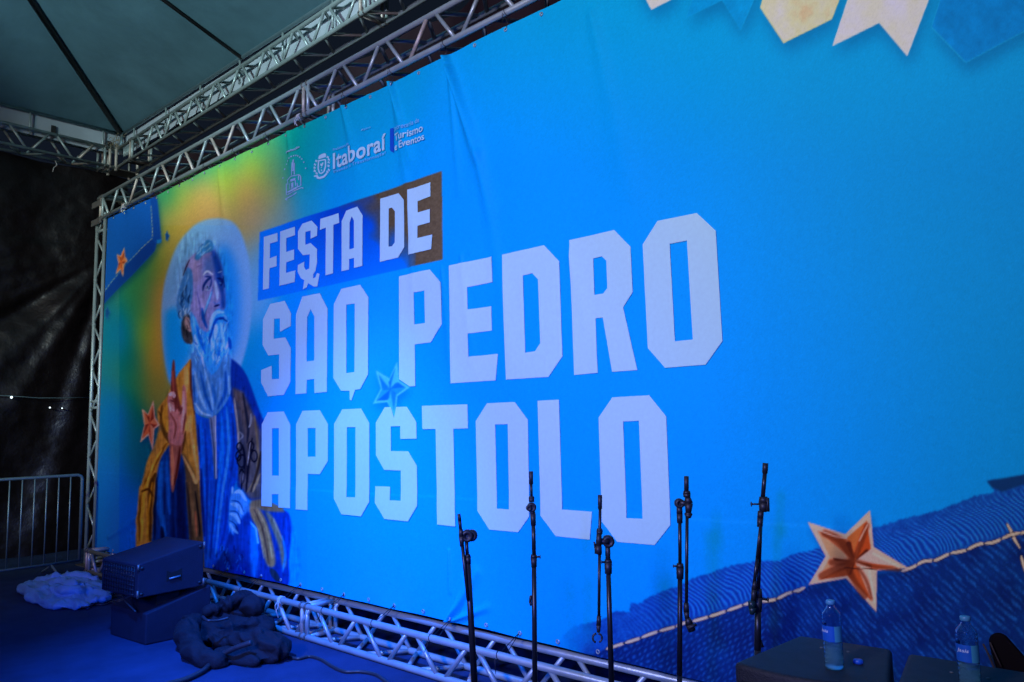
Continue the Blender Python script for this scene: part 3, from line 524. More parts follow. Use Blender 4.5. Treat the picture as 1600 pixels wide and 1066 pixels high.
def fabric(name, attr=None, col=None):
    m = bpy.data.materials.new(name); m.use_nodes = True; nt = m.node_tree; N = nt.nodes; L = nt.links; b = N['Principled BSDF']
    b.inputs['Roughness'].default_value = 0.62; b.inputs['Specular IOR Level'].default_value = 0.06
    tc = N.new('ShaderNodeTexCoord'); nz = N.new('ShaderNodeTexNoise'); nz.inputs['Scale'].default_value = 42; nz.inputs['Detail'].default_value = 7; L.new(tc.outputs['Object'], nz.inputs['Vector'])
    nb = N.new('ShaderNodeTexNoise'); nb.inputs['Scale'].default_value = 1.4; nb.inputs['Detail'].default_value = 4; L.new(tc.outputs['Object'], nb.inputs['Vector'])
    hv = N.new('ShaderNodeHueSaturation'); ad = N.new('ShaderNodeMath'); ad.operation = 'ADD'
    m1 = N.new('ShaderNodeMapRange'); m1.inputs[3].default_value = 0.43; m1.inputs[4].default_value = 0.57; L.new(nz.outputs[0], m1.inputs[0])
    m2 = N.new('ShaderNodeMapRange'); m2.inputs[3].default_value = 0.46; m2.inputs[4].default_value = 0.54; L.new(nb.outputs[0], m2.inputs[0])
    L.new(m1.outputs[0], ad.inputs[0]); L.new(m2.outputs[0], ad.inputs[1]); L.new(ad.outputs[0], hv.inputs['Value'])
    if attr:
        a = N.new('ShaderNodeAttribute'); a.attribute_name = attr; L.new(a.outputs['Color'], hv.inputs['Color'])
    else: hv.inputs['Color'].default_value = (*col, 1)
    L.new(hv.outputs[0], b.inputs['Base Color'])
    bp = N.new('ShaderNodeBump'); bp.inputs['Strength'].default_value = 0.25; bp.inputs['Distance'].default_value = 0.004
    n3 = N.new('ShaderNodeTexNoise'); n3.inputs['Scale'].default_value = 7; n3.inputs['Detail'].default_value = 9; L.new(tc.outputs['Object'], n3.inputs['Vector']); L.new(n3.outputs[0], bp.inputs['Height']); L.new(bp.outputs[0], b.inputs['Normal'])
    return m
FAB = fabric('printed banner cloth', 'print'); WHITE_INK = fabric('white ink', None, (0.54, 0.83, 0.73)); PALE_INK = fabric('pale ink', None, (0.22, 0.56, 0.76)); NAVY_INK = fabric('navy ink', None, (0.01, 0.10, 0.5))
me.materials.append(FAB)
banner = empty('stage_banner', (-4.6, BY, 0.3), 'huge printed blue cloth banner reading FESTA DE SÃO PEDRO APÓSTOLO behind the stage', 'banner')
bc = bpy.data.objects.new('printed_cloth', me); C.objects.link(bc); bc.parent = banner; bc.location = (4.6, -BY, -0.3)

# ---- lettering: flat ink shapes that follow the cloth
def ink(name, polys, material, parent, label=None, off=0.0065, cut=0.03, px_space=True):
    """polys: list of [outer, hole, hole...] in photo pixels of the print -> thin ink on the cloth"""
    bm = bmesh.new()
    for rings in polys:
        W = [[(on_y(x, y, BY)[0], on_y(x, y, BY)[2]) if px_space else (x, y) for x, y in rg] for rg in rings]
        vs = [bm.verts.new((x, 0, z)) for rg in W for x, z in rg]
        for t_ in tessellate_polygon([[Vector((x, z, 0)) for x, z in rg] for rg in W]):
            try: bm.faces.new([vs[i] for i in t_])
            except ValueError: pass
    xsv = [v.co.x for v in bm.verts]; zsv = [v.co.z for v in bm.verts]
    if cut:
        for x in np.arange(math.floor(min(xsv)/cut)*cut, max(xsv), cut): bmesh.ops.bisect_plane(bm, geom=bm.verts[:]+bm.edges[:]+bm.faces[:], plane_co=(x, 0, 0), plane_no=(1, 0, 0))
        for z in np.arange(math.floor(min(zsv)/.08)*.08, max(zsv), .08): bmesh.ops.bisect_plane(bm, geom=bm.verts[:]+bm.edges[:]+bm.faces[:], plane_co=(0, 0, z), plane_no=(0, 0, 1))
    co = np.array([v.co[:] for v in bm.verts]); d = BY+cloth(co[:, 0], co[:, 2])-off
    for v, y in zip(bm.verts, d): v.co.y = y
    bm.normal_update()
    for f in bm.faces:
        if f.normal.y > 0: f.normal_flip()
        f.smooth = True
    me = bpy.data.meshes.new(name); bm.to_mesh(me); bm.free(); me.materials.append(material)
    o = bpy.data.objects.new(name, me); C.objects.link(o); o.parent = parent; o.matrix_parent_inverse = parent_world(parent).inverted()
    if label: o['label'] = label
    return o
cA = ca; cB = cb; cC = T(600, 380, 4.44); cD = T(860, 320, 3.807); cE = T(400, 610, 4.846); cF = T(650, 610, 4.443); cG = T(830, 600, 4.1)
LET = {
 'FESTA': (cA, [
  [[(76, 590), (186, 556), (188, 625), (126, 646), (124, 768), (181, 746), (181, 832), (123, 850), (120, 1018), (72, 1030)]],
  [[(210, 545), (335, 505), (336, 575), (262, 600), (262, 716), (328, 694), (328, 780), (262, 802), (261, 890), (340, 868), (332, 965), (205, 997)]],
  [[(395, 480), (470, 453), (515, 505), (512, 580), (462, 604), (462, 536), (420, 548), (420, 655), (462, 640), (512, 690), (512, 800), (500, 872), (482, 900), (482, 935), (500, 925), (512, 890), (532, 896), (514, 1000), (490, 1004), (443, 975), (430, 1010), (400, 1025), (412, 950), (385, 935), (357, 880), (358, 825), (412, 795), (410, 840), (425, 865), (452, 852), (455, 735), (400, 742), (360, 690), (360, 545)]],
  [[(538, 438), (682, 388), (688, 470), (640, 486), (637, 890), (577, 908), (580, 510), (534, 530)]],
  [[(748, 368), (840, 334), (882, 408), (880, 828), (812, 846), (812, 762), (772, 772), (770, 860), (708, 872), (708, 455)], [(776, 468), (794, 415), (812, 452), (811, 680), (774, 692)]]]),
 'DE': (cA, [
  [[(1026, 268), (1180, 222), (1230, 280), (1230, 672), (1178, 758), (1026, 796)], [(1098, 350), (1124, 342), (1150, 374), (1150, 632), (1126, 664), (1098, 668)]],
  [[(1265, 196), (1455, 134), (1456, 250), (1346, 292), (1348, 384), (1450, 356), (1450, 468), (1348, 496), (1348, 598), (1470, 568), (1460, 690), (1268, 738)]]]),
 'SAO': (cB, [
  [[(118, 268), (228, 244), (275, 340), (272, 435), (193, 478), (192, 378), (148, 380), (146, 532), (232, 520), (274, 600), (270, 858), (222, 955), (104, 966), (54, 862), (54, 768), (132, 735), (134, 838), (188, 834), (188, 650), (106, 658), (64, 578), (66, 385)]],
  [[(360, 212), (484, 186), (540, 302), (537, 932), (447, 942), (445, 836), (392, 842), (388, 944), (308, 950), (312, 350)], [(395, 368), (420, 308), (447, 362), (446, 695), (390, 703)]],
  [[(642, 152), (784, 120), (846, 214), (846, 800), (786, 912), (748, 916), (720, 998), (708, 992), (706, 924), (642, 924), (584, 826), (586, 268)], [(680, 272), (744, 263), (742, 782), (682, 790)]]]),
 'PEDRO': (None, [
  (cC, [[(101, 230), (318, 183), (398, 275), (401, 562), (324, 688), (213, 703), (216, 992), (178, 994), (104, 944)], [(209, 342), (280, 329), (284, 554), (212, 565)]]),
  (cC, [[(452, 156), (749, 94), (751, 270), (578, 306), (584, 460), (741, 438), (745, 606), (584, 628), (586, 788), (786, 768), (770, 952), (464, 973)]]),
  (cC, [[(821, 80), (1112, 15), (1218, 126), (1241, 785), (1142, 928), (842, 947)], [(964, 225), (1030, 209), (1070, 252), (1085, 694), (1046, 750), (979, 760)]]),
  (cD, [[(115, 212), (388, 153), (487, 252), (500, 522), (442, 612), (527, 984), (375, 995), (318, 672), (274, 677), (288, 1001), (145, 1013)], [(259, 321), (312, 309), (340, 336), (346, 497), (320, 530), (267, 537)]]),
  (cD, [[(648, 100), (880, 53), (992, 158), (1031, 812), (932, 952), (692, 971), (590, 854), (560, 240)], [(720, 236), (822, 216), (857, 803), (751, 814)]])]),
 'APOSTOLO': (None, [
  (cE, [[(104, 166), (222, 160), (270, 262), (269, 892), (184, 886), (184, 786), (136, 786), (136, 880), (58, 874), (58, 258)], [(136, 288), (186, 286), (186, 646), (136, 644)]]),
  (cE, [[(360, 156), (486, 150), (546, 256), (546, 536), (486, 636), (398, 632), (398, 908), (311, 900), (312, 256)], [(398, 286), (455, 286), (455, 502), (398, 502)]]),
  (cE, [[(652, 144), (795, 138), (858, 248), (862, 846), (800, 954), (652, 938), (594, 818), (592, 254)], [(688, 280), (752, 279), (756, 810), (690, 808)]]),
  (cE, [[(976, 128), (1022, 127), (1046, 210), (1062, 126), (1142, 124), (1214, 240), (1216, 366), (1094, 368), (1093, 272), (1022, 273), (1024, 460), (1154, 462), (1218, 572), (1223, 872), (1154, 992), (978, 974), (906, 852), (906, 726), (1018, 730), (1018, 832), (1100, 836), (1098, 608), (972, 602), (910, 490), (908, 246)]]),
  (cF, [[(40, 108), (355, 97), (357, 264), (257, 267), (269, 946), (146, 932), (134, 268), (44, 270)]]),
  (cF, [[(488, 90), (682, 81), (774, 205), (784, 878), (706, 986), (504, 968), (422, 838), (410, 214)], [(544, 237), (632, 236), (642, 828), (557, 822)]]),
  (cG, [[(40, 108), (180, 101), (201, 804), (396, 818), (382, 996), (160, 975), (60, 844)]]),
  (cG, [[(528, 86), (766, 73), (875, 208), (901, 902), (800, 1030), (560, 1010), (460, 880), (438, 216)], [(598, 241), (700, 236), (723, 862), (620, 858)]])]),
}
LNAMES = {'FESTA': 'white printed word FESTA on its dark box', 'DE': 'white printed word DE on brown', 'SAO': 'white printed word SÃO', 'PEDRO': 'white printed word PEDRO', 'APOSTOLO': 'white printed word APÓSTOLO'}
for key, (tr, lst) in LET.items():
    word = empty('printed_word', (0, 0, 0)); word.parent = banner; word.matrix_parent_inverse = parent_world(banner).inverted(); word['label'] = LNAMES[key]
    for it in lst:
        if tr is None: f_, rings = it
        else: f_, rings = tr, it
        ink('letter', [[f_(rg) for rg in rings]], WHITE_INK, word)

# ---- small print: town hall and tourism office logos
def text_polys(txt, bold=0.0, space=1.0, italic=0.0):
    cu = bpy.data.curves.new('t', 'FONT'); cu.body = txt; cu.offset = bold; cu.space_character = space; cu.shear = italic; cu.resolution_u = 4
    ob = bpy.data.objects.new('t', cu); C.objects.link(ob); bpy.context.view_layer.update()
    dg = bpy.context.evaluated_depsgraph_get(); m_ = bpy.data.meshes.new_from_object(ob.evaluated_get(dg))
    bpy.data.objects.remove(ob); return m_
def banner_text(name, txt, bl, br, tl, material, parent, bold=0.0, space=1.0, capref=None):
    """bl, br, tl: photo positions of the first letter's foot, the last letter's foot and the first letter's top"""
    m_ = text_polys(txt, bold, space); co = np.array([v.co[:] for v in m_.vertices]); B0 = on_y(*bl, BY); B1 = on_y(*br, BY); T0 = on_y(*tl, BY)
    x0, x1 = co[:, 0].min(), co[:, 0].max(); hcap = capref if capref else 0.70
    X = B0[0]+(co[:, 0]-x0)/(x1-x0)*(B1[0]-B0[0]); Z = B0[2]+(B1[2]-B0[2])*(co[:, 0]-x0)/(x1-x0)+co[:, 1]/hcap*(T0[2]-B0[2])
    Y = BY+cloth(X, Z)-0.013
    for v, x, y, z in zip(m_.vertices, X, Y, Z): v.co = (x, y, z)
    m_.materials.clear(); m_.materials.append(material); m_.name = name
    o = bpy.data.objects.new(name, m_); C.objects.link(o); o.parent = parent; o.matrix_parent_inverse = parent_world(parent).inverted(); return o
c8 = T(440, 190, 6.667)
logo = empty('town_logo', (0, 0, 0)); logo.parent = banner; logo.matrix_parent_inverse = parent_world(banner).inverted(); logo['label'] = 'white town hall logo with crest above the title'
def P8(x, y): return c8([(x, y)])[0]
banner_text('printed_word', 'Itaboraí', P8(536, 494), P8(1080, 282), P8(536, 335), WHITE_INK, logo, 0.022, 1.05)
banner_text('printed_word', 'Vivendo a Transformação!', P8(536, 542), P8(1076, 338), P8(536, 512), PALE_INK, logo, 0.01, 1.25)
banner_text('printed_word', 'Prefeitura de', P8(538, 308), P8(716, 246), P8(538, 282), PALE_INK, logo, 0.01, 1.1)
banner_text('printed_word', 'Apoio', P8(828, 100), P8(922, 64), P8(828, 80), PALE_INK, logo, 0.0, 1.1)
banner_text('printed_word', 'Secretaria de', P8(1176, 108), P8(1440, 6), P8(1176, 62), PALE_INK, logo, 0.005, 1.1)
banner_text('printed_word', 'Turismo', P8(1182, 208), P8(1480, 102), P8(1182, 134), WHITE_INK, logo, 0.012)
banner_text('printed_word', 'e Eventos', P8(1174, 302), P8(1494, 190), P8(1174, 232), WHITE_INK, logo, 0.012)
ink('bar', [[c8([(1116, 76), (1124, 68), (1158, 62), (1158, 322), (1124, 306), (1116, 290)])]], NAVY_INK, logo, cut=0.12)
c9 = T(480, 225, 16.0)
def linework(lines, tr, wd_):
    out = []
    for pts in lines:
        Q = [np.array(p, float) for p in tr(pts)]
        for a, c in zip(Q, Q[1:]):
            d = c-a; L_ = np.linalg.norm(d)
            if L_ < 1e-6: continue
            n_ = np.array([-d[1], d[0]])/L_*wd_/2; out.append([[tuple(a+n_), tuple(c+n_), tuple(c-n_), tuple(a-n_)]])
    return out
crest = [[[(285, 350), (300, 300), (350, 262), (430, 232), (468, 245), (462, 330), (350, 365), (295, 385)]]]
crest = [[c9(rg) for rg in rr_] for rr_ in crest]
crest += linework([[(290, 410), (280, 620), (310, 720), (350, 745), (420, 690), (455, 560), (455, 390), (290, 425)]], c9, 2.0)
crest += [[c9([(330, 490), (360, 500), (400, 450), (405, 500), (370, 570), (340, 545)])], [c9([(340, 655), (360, 640), (385, 655), (365, 680)])], [c9([(345, 590), (370, 580), (372, 600), (350, 605)])],
          [c9([(180, 800), (260, 770), (300, 830), (400, 800), (480, 720), (500, 750), (430, 840), (320, 882), (250, 868), (240, 830), (180, 825)])]]
for x, y in [(235, 430), (205, 520), (195, 600), (200, 680), (245, 740), (505, 330), (535, 390), (530, 460), (525, 550), (535, 650), (500, 700)]:
    crest += [[c9([(x-30, y+20), (x-12, y-42), (x+10, y-12), (x+34, y-20), (x+12, y+42), (x-6, y+12)])]]
ink('crest', crest, WHITE_INK, logo, cut=0.12)
c10 = T(430, 225, 11.22)
ch = empty('parish_logo', (0, 0, 0)); ch.parent = banner; ch.matrix_parent_inverse = parent_world(banner).inverted(); ch['label'] = 'faint pale church drawing under an arc of letters'
FAINT_INK = fabric('faint ink', None, (0.42, 0.62, 0.68))
cl = linework([[(345, 280), (345, 340)], [(330, 340), (325, 560)], [(360, 340), (365, 545)], [(340, 300), (348, 470)], [(320, 480), (368, 470)], [(300, 580), (440, 545), (465, 575), (470, 740)], [(225, 650), (300, 585)], [(212, 700), (215, 900)], [(240, 660), (245, 720)], [(212, 860), (460, 740)], [(230, 900), (480, 770), (510, 780)], [(200, 970), (350, 900), (400, 860)], [(430, 560), (430, 640)], [(300, 640), (385, 610)], [(285, 700), (285, 800)], [(320, 690), (320, 790)], [(345, 680), (345, 780)], [(380, 640), (390, 740)], [(410, 690), (420, 750)], [(195, 975), (230, 990)]], c10, 1.3)
cl += linework([[(325, 350), (348, 340)], [(250, 850), (400, 780)], [(300, 660), (380, 630)], [(330, 700), (345, 760)]], c10, 2.4)
for a in np.linspace(0, 1, 13):
    x = 148+a*a*0+a*400; y = np.interp(x, [148, 160, 215, 270, 330, 400, 460, 510, 548], [600, 500, 360, 270, 215, 205, 240, 310, 430]); cl += [[c10([(x-9, y-8), (x+9, y-14), (x+9, y+8), (x-9, y+16)])]]
ink('church_drawing', cl, FAINT_INK, ch, cut=0.12)
q0 = c10([(218, 182), (455, 72), (218, 148)]); banner_text('printed_word', 'Realização', q0[0], q0[1], q0[2], FAINT_INK, ch, 0.03)

# ================================================================== TRUSSES
BAY = 0.585
def strut(a, b, r, mat_, name, parent, n=10):
    return MB().tube(a, b, r, n).build(name, mat_, parent)
def truss(name, label, origin, d, length, side, up=Vector((0, 0, 1)), H=0.275, W=0.265, joints=(), slope=0.0, first=0.0, faces=('near', 'top', 'far', 'bottom'), rc=0.024, rb=0.0165, front_mat=None):
    """box truss: d along, side = horizontal direction from the near face to the far face; origin = centre of the near bottom chord's start"""
    O = Vector(origin); d = Vector(d).normalized(); side = Vector(side).normalized(); up = Vector(up)
    t = empty(name, O, label, 'truss')
    du = d+up*slope
    ch = {'nb': O, 'nt': O+up*H, 'fb': O+side*W, 'ft': O+side*W+up*H}
    for k, p in ch.items(): MB().tube(p, p+du*length, rc, 14).build('chord', ALU, t)
    fc = {'near': ('nt', 'nb'), 'top': ('nt', 'ft'), 'far': ('ft', 'fb'), 'bottom': ('nb', 'fb')}
    nb = 0; rest = MB(); nrest = 0
    k0 = first; segs = []
    x = first
    while x+BAY <= length+0.05: segs.append(x); x += BAY
    for fi, fname in enumerate(faces):
        A = ch[fc[fname][0]]; B = ch[fc[fname][1]]
        for s_ in segs:
            for (ta, tb) in ((s_+.045, s_+BAY*.5-.035), (s_+BAY-.045, s_+BAY*.5+.035)):
                if ta > length or tb > length or ta < 0: continue
                pa = A+du*ta; pb = B+du*tb; e = (pb-pa).normalized(); pa = pa+e*0.01; pb = pb-e*0.01
                m_ = ALU if random.random() > .12 else ALU_WORN
                if nb < 96: MB().tube(pa, pb, rb, 10).build('brace', m_, t); nb += 1
                else: rest.tube(pa, pb, rb, 8); nrest += 1
    if nrest: r_ = rest.build('braces', ALU, t); r_['kind'] = 'stuff'
    else: rest.bm.free()
    for j in joints:
        for dj in (-0.035, 0.035):
            fr_ = MB()
            for a, c in (('nb', 'nt'), ('nt', 'ft'), ('ft', 'fb'), ('fb', 'nb')): fr_.tube(ch[a]+du*(j+dj), ch[c]+du*(j+dj), 0.019, 10)
            f_ = fr_.build('end_frame', ALU_WORN if dj < 0 else ALU, t)
            pl = MB()
            for a in ch.values():
                pl.tube(a+du*(j+dj-0.006), a+du*(j+dj+0.006), 0.034, 12)
            pl.build('collar', STEEL_PLATE, f_)
    return t
# upper banner truss (near chords above the cloth)
truss('box_truss', 'aluminium box truss above the banner, its lower tube holding the printed cloth', (-10.66, 3.775, 4.455), (1, 0, 0), 12.3, (0, 1, 0), H=0.28, W=0.27, joints=(0.12, 4.85, 9.5), slope=0.008, first=0.10, faces=('near', 'top', 'bottom'))
# lower banner truss lying on the stage in front of the cloth
truss('box_truss', 'blue lit aluminium box truss lying on the stage floor under the banner', (-10.1, 3.585, 0.027), (1, 0, 0), 11.6, (0, 1, 0), H=0.235, W=0.27, joints=(0.05, 4.62, 9.3), first=0.07, faces=('near', 'bottom', 'far'))
# tent trusses
truss('box_truss', 'aluminium box truss under the white tent valance, above the banner truss', (-11.7, 4.40, 5.575), (1, 0, 0), 13.6, (0, 1, 0), H=0.285, W=0.27, joints=(0.45, 5.9, 11.2), slope=0.022, first=0.62, faces=('near', 'bottom', 'top'))
truss('box_truss', 'aluminium box truss at far left running away from the tent corner', (-11.75, 4.36, 5.57), (0, -1, 0), 7.0, (-1, 0, 0), H=0.285, W=0.27, joints=(0.1,), slope=0.0, first=0.24)
# left tower
tw = empty('truss_tower', (-10.6, 3.9, 0), 'upright aluminium truss tower at the left edge of the banner', 'truss tower')
for x in (-10.735, -10.475):
    for y in (3.80, 4.06): MB().tube((x, y, 0.012), (x, y, 4.44), 0.024, 14).build('chord', ALU, tw)
z = 0.16
while z < 4.3:
    for (a, c) in (((-10.735, 3.80), (-10.475, 3.80)), ((-10.475, 3.80), (-10.475, 4.06)), ((-10.735, 4.06), (-10.475, 4.06))):
        pa = Vector((*a, z)); pb = Vector((*c, z+0.27)); pc = Vector((*a, z+0.56))
        MB().tube(pa, pb, 0.0145, 8).build('brace', ALU, tw); 
        if z < 4.0: MB().tube(pb+Vector((0, 0, .03)), pc, 0.0145, 8).build('brace', ALU, tw)
    z += 0.585
for zz_ in (0.06, 1.98, 2.06, 4.30):
    fr_ = MB(); P4 = [(-10.735, 3.80), (-10.475, 3.80), (-10.475, 4.06), (-10.735, 4.06)]
    for i in range(4): fr_.tube((*P4[i], zz_), (*P4[(i+1) % 4], zz_), 0.018, 8)
    fr_.build('end_frame', ALU, tw)
MB().box((-10.80, 3.74, 4.38), (-10.50, 3.765, 4.46)).box((-10.80, 3.74, 4.62), (-10.50, 3.765, 4.70)).bevel(.006).build('corner_plate', STEEL_PLATE, tw)
MB().box((-10.80, 3.70, 0.0), (-10.40, 4.14, 0.012)).build('base_plate', STEEL_PLATE, tw)
# tent leg tower at the corner with its sleeve block
cbk = empty('corner_block', (-11.9, 4.55, 5.5), 'dark steel corner block joining the two tent trusses', 'corner block')
for x in (-12.04, -11.74):
    for y in (4.38, 4.69): MB().tube((x, y, 5.52), (x, y, 5.93), 0.022, 10).build('post', ALU_WORN, cbk)
MB().box((-12.06, 4.36, 5.545), (-11.72, 4.71, 5.56)).build('plate', STEEL_PLATE, cbk)
MB().box((-11.5, 4.385, 5.60), (-11.30, 4.68, 5.612)).build('plate', STEEL_PLATE, cbk)
for k in range(5):
    MB().tube((-11.45+k*.04, 4.376, 5.66), (-11.45+k*.04, 4.376, 5.80), 0.008, 6).build('bolt', ALU, cbk)

# ================================================================== TENT
tent = empty('tent_roof', (-11.8, 4.5, 6.13), 'pale canvas tent roof with dark poles over the stage', 'tent')
CRN = Vector((-11.78, 4.47, 6.135)); SL = 0.42; HALF = 6.5
APX = Vector((CRN.x+HALF, CRN.y-HALF, CRN.z+SL*HALF))
def grid_panel(f, nu, nv, name, mat_, parent, solid=0.0):
    bm = bmesh.new(); V = [[bm.verts.new(f(i/nu, j/nv)) for j in range(nv+1)] for i in range(nu+1)]
    for i in range(nu):
        for j in range(nv):
            try: fc_ = bm.faces.new((V[i][j], V[i+1][j], V[i+1][j+1], V[i][j+1])); fc_.smooth = True
            except ValueError: pass
    bmesh.ops.remove_doubles(bm, verts=bm.verts[:], dist=1e-5)
    me = bpy.data.meshes.new(name); bm.to_mesh(me); bm.free(); me.materials.append(mat_); o = bpy.data.objects.new(name, me); C.objects.link(o)
    if parent: o.parent = parent; o.matrix_parent_inverse = parent_world(parent).inverted()
    return o
def roof_side(A, B, sagd=0.16):
    A = Vector(A); B = Vector(B)
    def f(u, v):
        e = A.lerp(B, u); p = e.lerp(APX, v)
        s_ = math.sin(PI*min(1, v))*math.sin(PI*u)
        n_ = noise.noise(p*0.55)*0.05+noise.noise(p*1.6)*0.018
        # tension creases that leave the corner
        p.z += -sagd*s_+n_*s_*1.6; return p
    return f
c2 = CRN+Vector((2*HALF, 0, 0.0)); c3_ = CRN+Vector((0, -2*HALF, 0)); c4 = CRN+Vector((2*HALF, -2*HALF, 0))
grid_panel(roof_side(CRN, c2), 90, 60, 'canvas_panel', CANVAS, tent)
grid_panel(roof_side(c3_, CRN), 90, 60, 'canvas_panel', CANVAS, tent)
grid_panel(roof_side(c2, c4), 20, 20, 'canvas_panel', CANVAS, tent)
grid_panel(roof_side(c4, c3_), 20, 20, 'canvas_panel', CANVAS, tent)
for c in (CRN, c2, c3_, c4): MB().tube(c+Vector((0, 0, -0.05)), APX+Vector((0, 0, -0.05)), 0.035, 10).build('hip_pole', TUBEDARK, tent)
r0 = Vector((-8.25, CRN.y, CRN.z-0.03)); MB().tube(r0, Vector((-8.25, CRN.y-3.5, CRN.z-0.03+SL*3.5-0.20)), 0.022, 8).build('rafter_pole', TUBEDARK, tent)
for a, c in ((CRN, c2), (CRN, c3_)): MB().tube(a+Vector((0, 0, -.02)), c+Vector((0, 0, -.02)), 0.024, 10).build('eave_pole', GALV, tent)
for x in (-11.35, -10.3, -9.3, -8.3, -7.35, -6.4, -5.4, -4.4): MB().tube((x, 4.47, 5.80), (x, 4.47, 6.11), 0.013, 8).build('eave_post', ALU, tent)
for y in (4.2, 3.25, 2.3, 1.35): MB().tube((-11.78, y, 5.80), (-11.78, y, 6.11), 0.013, 8).build('eave_post', ALU, tent)
MB().tube((-11.72, 4.44, 5.85), (-11.72, 4.44, 6.12), 0.022, 10).build('eave_post', GALV, tent)
def val(A, B, n_):
    A = Vector(A); B = Vector(B)
    def f(u, v):
        p = A.lerp(B, u); p = p+Vector((0, 0, -0.31*v)); wv_ = 0.008*math.sin(u*70)*v+noise.noise(Vector((p.x*3, p.y*3, p.z*5)))*0.02*v
        return p+Vector(n_)*wv_
    return f
grid_panel(val((-11.80, 4.525, 6.115), (1.2, 4.525, 6.115), (0, 1, 0)), 260, 8, 'valance', VALANCE, tent)
grid_panel(val((-11.835, 4.52, 6.115), (-11.835, -4.0, 6.115), (1, 0, 0)), 160, 8, 'valance', VALANCE, tent)
for y, zz_, L_ in ((3.55, 6.0, .15), (4.30, 5.97, .13)):
    p = Vector((-11.80, y, zz_)); MB().box((p.x-.008, p.y-.03, p.z-L_), (p.x+.008, p.y+.03, p.z)).build('strap', TIE, tent)

# nest of loose straw-like string on the tent corner
b = MB(); rr = random.Random(9)
for i in range(46):
    c = Vector((-11.62, 4.33, 5.93)); a = rr.uniform(0, 2*PI)
    p0 = c+Vector((rr.uniform(-.16, .16), rr.uniform(-.05, .05), rr.uniform(-.05, .06))); d_ = Vector((math.cos(a), rr.uniform(-.2, .2), math.sin(a)*.5))*rr.uniform(.05, .16)
    b.path([p0, p0+d_*.5+Vector((0, 0, rr.uniform(-.02, .03))), p0+d_], 0.0028, 4)
NEST = mat('straw', (0.30, 0.24, 0.14), .9, 0, .4, 20); o = b.build('bird_nest', NEST); tag(o, 'small tangle of straw caught on the tent corner above the trusses', 'nest')

# ================================================================== CURTAINS
CX_ = -12.14
def left_curtain(u, v):
    y = -4.0+u*8.72; z = 5.56*v
    ap = (4.5, 4.35); dy = ap[0]-y; dz = ap[1]-z; th = math.atan2(dz, dy); rad = math.hypot(dy, dz)
    a = min(1, rad/1.5)
    d = 0.0
    for fr_, am, ph_ in ((7.0, .085, .3), (13.0, .05, 1.7), (23.0, .025, .9), (41, .010, 2.0)): d += am*math.sin(th*fr_+ph_+0.8*noise.noise(Vector((y*.6, z*.6, fr_))))*a
    low = min(1, max(0, (4.6-z)/1.0)); d = d*low+0.05*math.sin(y*5+0.6*math.sin(z))*(1-low*.7)
    d += noise.noise(Vector((y*2.1, z*2.1, 3)))*.04+noise.noise(Vector((y*7, z*7, 8)))*.014
    return Vector((CX_+0.02+d*0.9, y, z))
o = grid_panel(left_curtain, 260, 170, 'black_curtain', TARP, None); tag(o, 'creased glossy black curtain hanging at the far left behind the steel barrier', 'curtain')
def back_curtain(u, v):
    x = -12.02+u*13.6; z = 5.60*v
    return Vector((x, 4.86+0.05*math.sin(x*6+.4*math.sin(z*1.3))+noise.noise(Vector((x, z, 0)))*.05, z))
o = grid_panel(back_curtain, 260, 40, 'black_curtain', TARP_BACK, None); tag(o, 'dark maroon black curtain seen in the gap between the two upper trusses', 'curtain')
# added glowing beads standing in for distant light points behind the curtain
EM = bpy.data.materials.new('light point glow'); EM.use_nodes = True; EM.node_tree.nodes['Principled BSDF'].inputs['Emission Color'].default_value = (0.75, 0.92, 1, 1); EM.node_tree.nodes['Principled BSDF'].inputs['Emission Strength'].default_value = 2.5
for q_, r_, lb in (((18, 621), .015, 'brightest small white light point showing on the black curtain, leftmost of three'), ((78, 637), .010, 'middle of three small white light points on the black curtain'), ((97, 638), .008, 'faintest small white light point on the black curtain, nearest the banner')):
    p = Vector(on_x(*q_, -11.93)); t = empty('light_point', p, lb, 'light point', 'light points on the curtain')
    MB().lathe([(0.001, -r_)]+[(r_*math.sin(a), -r_*math.cos(a)) for a in np.linspace(.3, PI-.3, 7)]+[(0.001, r_)], 12, p).build('glow_bead', EM, t)
    MB().tube(p+Vector((-.12, 0, r_*.4)), p+Vector((-r_*.8, 0, 0)), 0.008, 8).build('bead_stem', BLACK_PLASTIC, t)
b = MB(); b.path([Vector(on_x(x, y, -11.97)) for x, y in ((-200, 612), (-40, 616), (18, 619), (60, 622), (98, 622), (140, 621))], 0.006, 6); o = b.build('cord', GALV); tag(o, 'thin pale cord strung level across the black curtain', 'cord')

# ================================================================== BARRIER
bar = empty('crowd_barrier', (-10.3, 2.3, 0), 'galvanised steel crowd barrier with thin uprights in front of the black curtain', 'barrier')
BX_ = -10.26; y0b, y1b = 1.30, 3.56; ztop = 1.155; zbot = 0.135
MB().path([Vector((BX_, y0b, zbot)), Vector((BX_, y0b, ztop-.05)), Vector((BX_, y0b+.015, ztop-.015)), Vector((BX_, y0b+.05, ztop)), Vector((BX_, y1b-.05, ztop)), Vector((BX_, y1b-.015, ztop-.015)), Vector((BX_, y1b, ztop-.05)), Vector((BX_, y1b, zbot))], 0.018, 12).build('frame', GALV, bar)
MB().tube((BX_, y0b, zbot), (BX_, y1b, zbot), 0.016, 12).build('bottom_rail', GALV, bar)
y = y1b-.128
while y > y0b+.05: MB().tube((BX_, y, zbot), (BX_, y, ztop), 0.0075, 8).build('upright', GALV, bar); y -= 0.128
for y in (y0b+.3, y1b-.3): MB().path([(BX_-.3, y, .012), (BX_-.26, y, .03), (BX_-.02, y, .11), (BX_, y, .13), (BX_+.02, y, .11), (BX_+.26, y, .03), (BX_+.3, y, .012)], .012, 8).build('foot', GALV, bar)

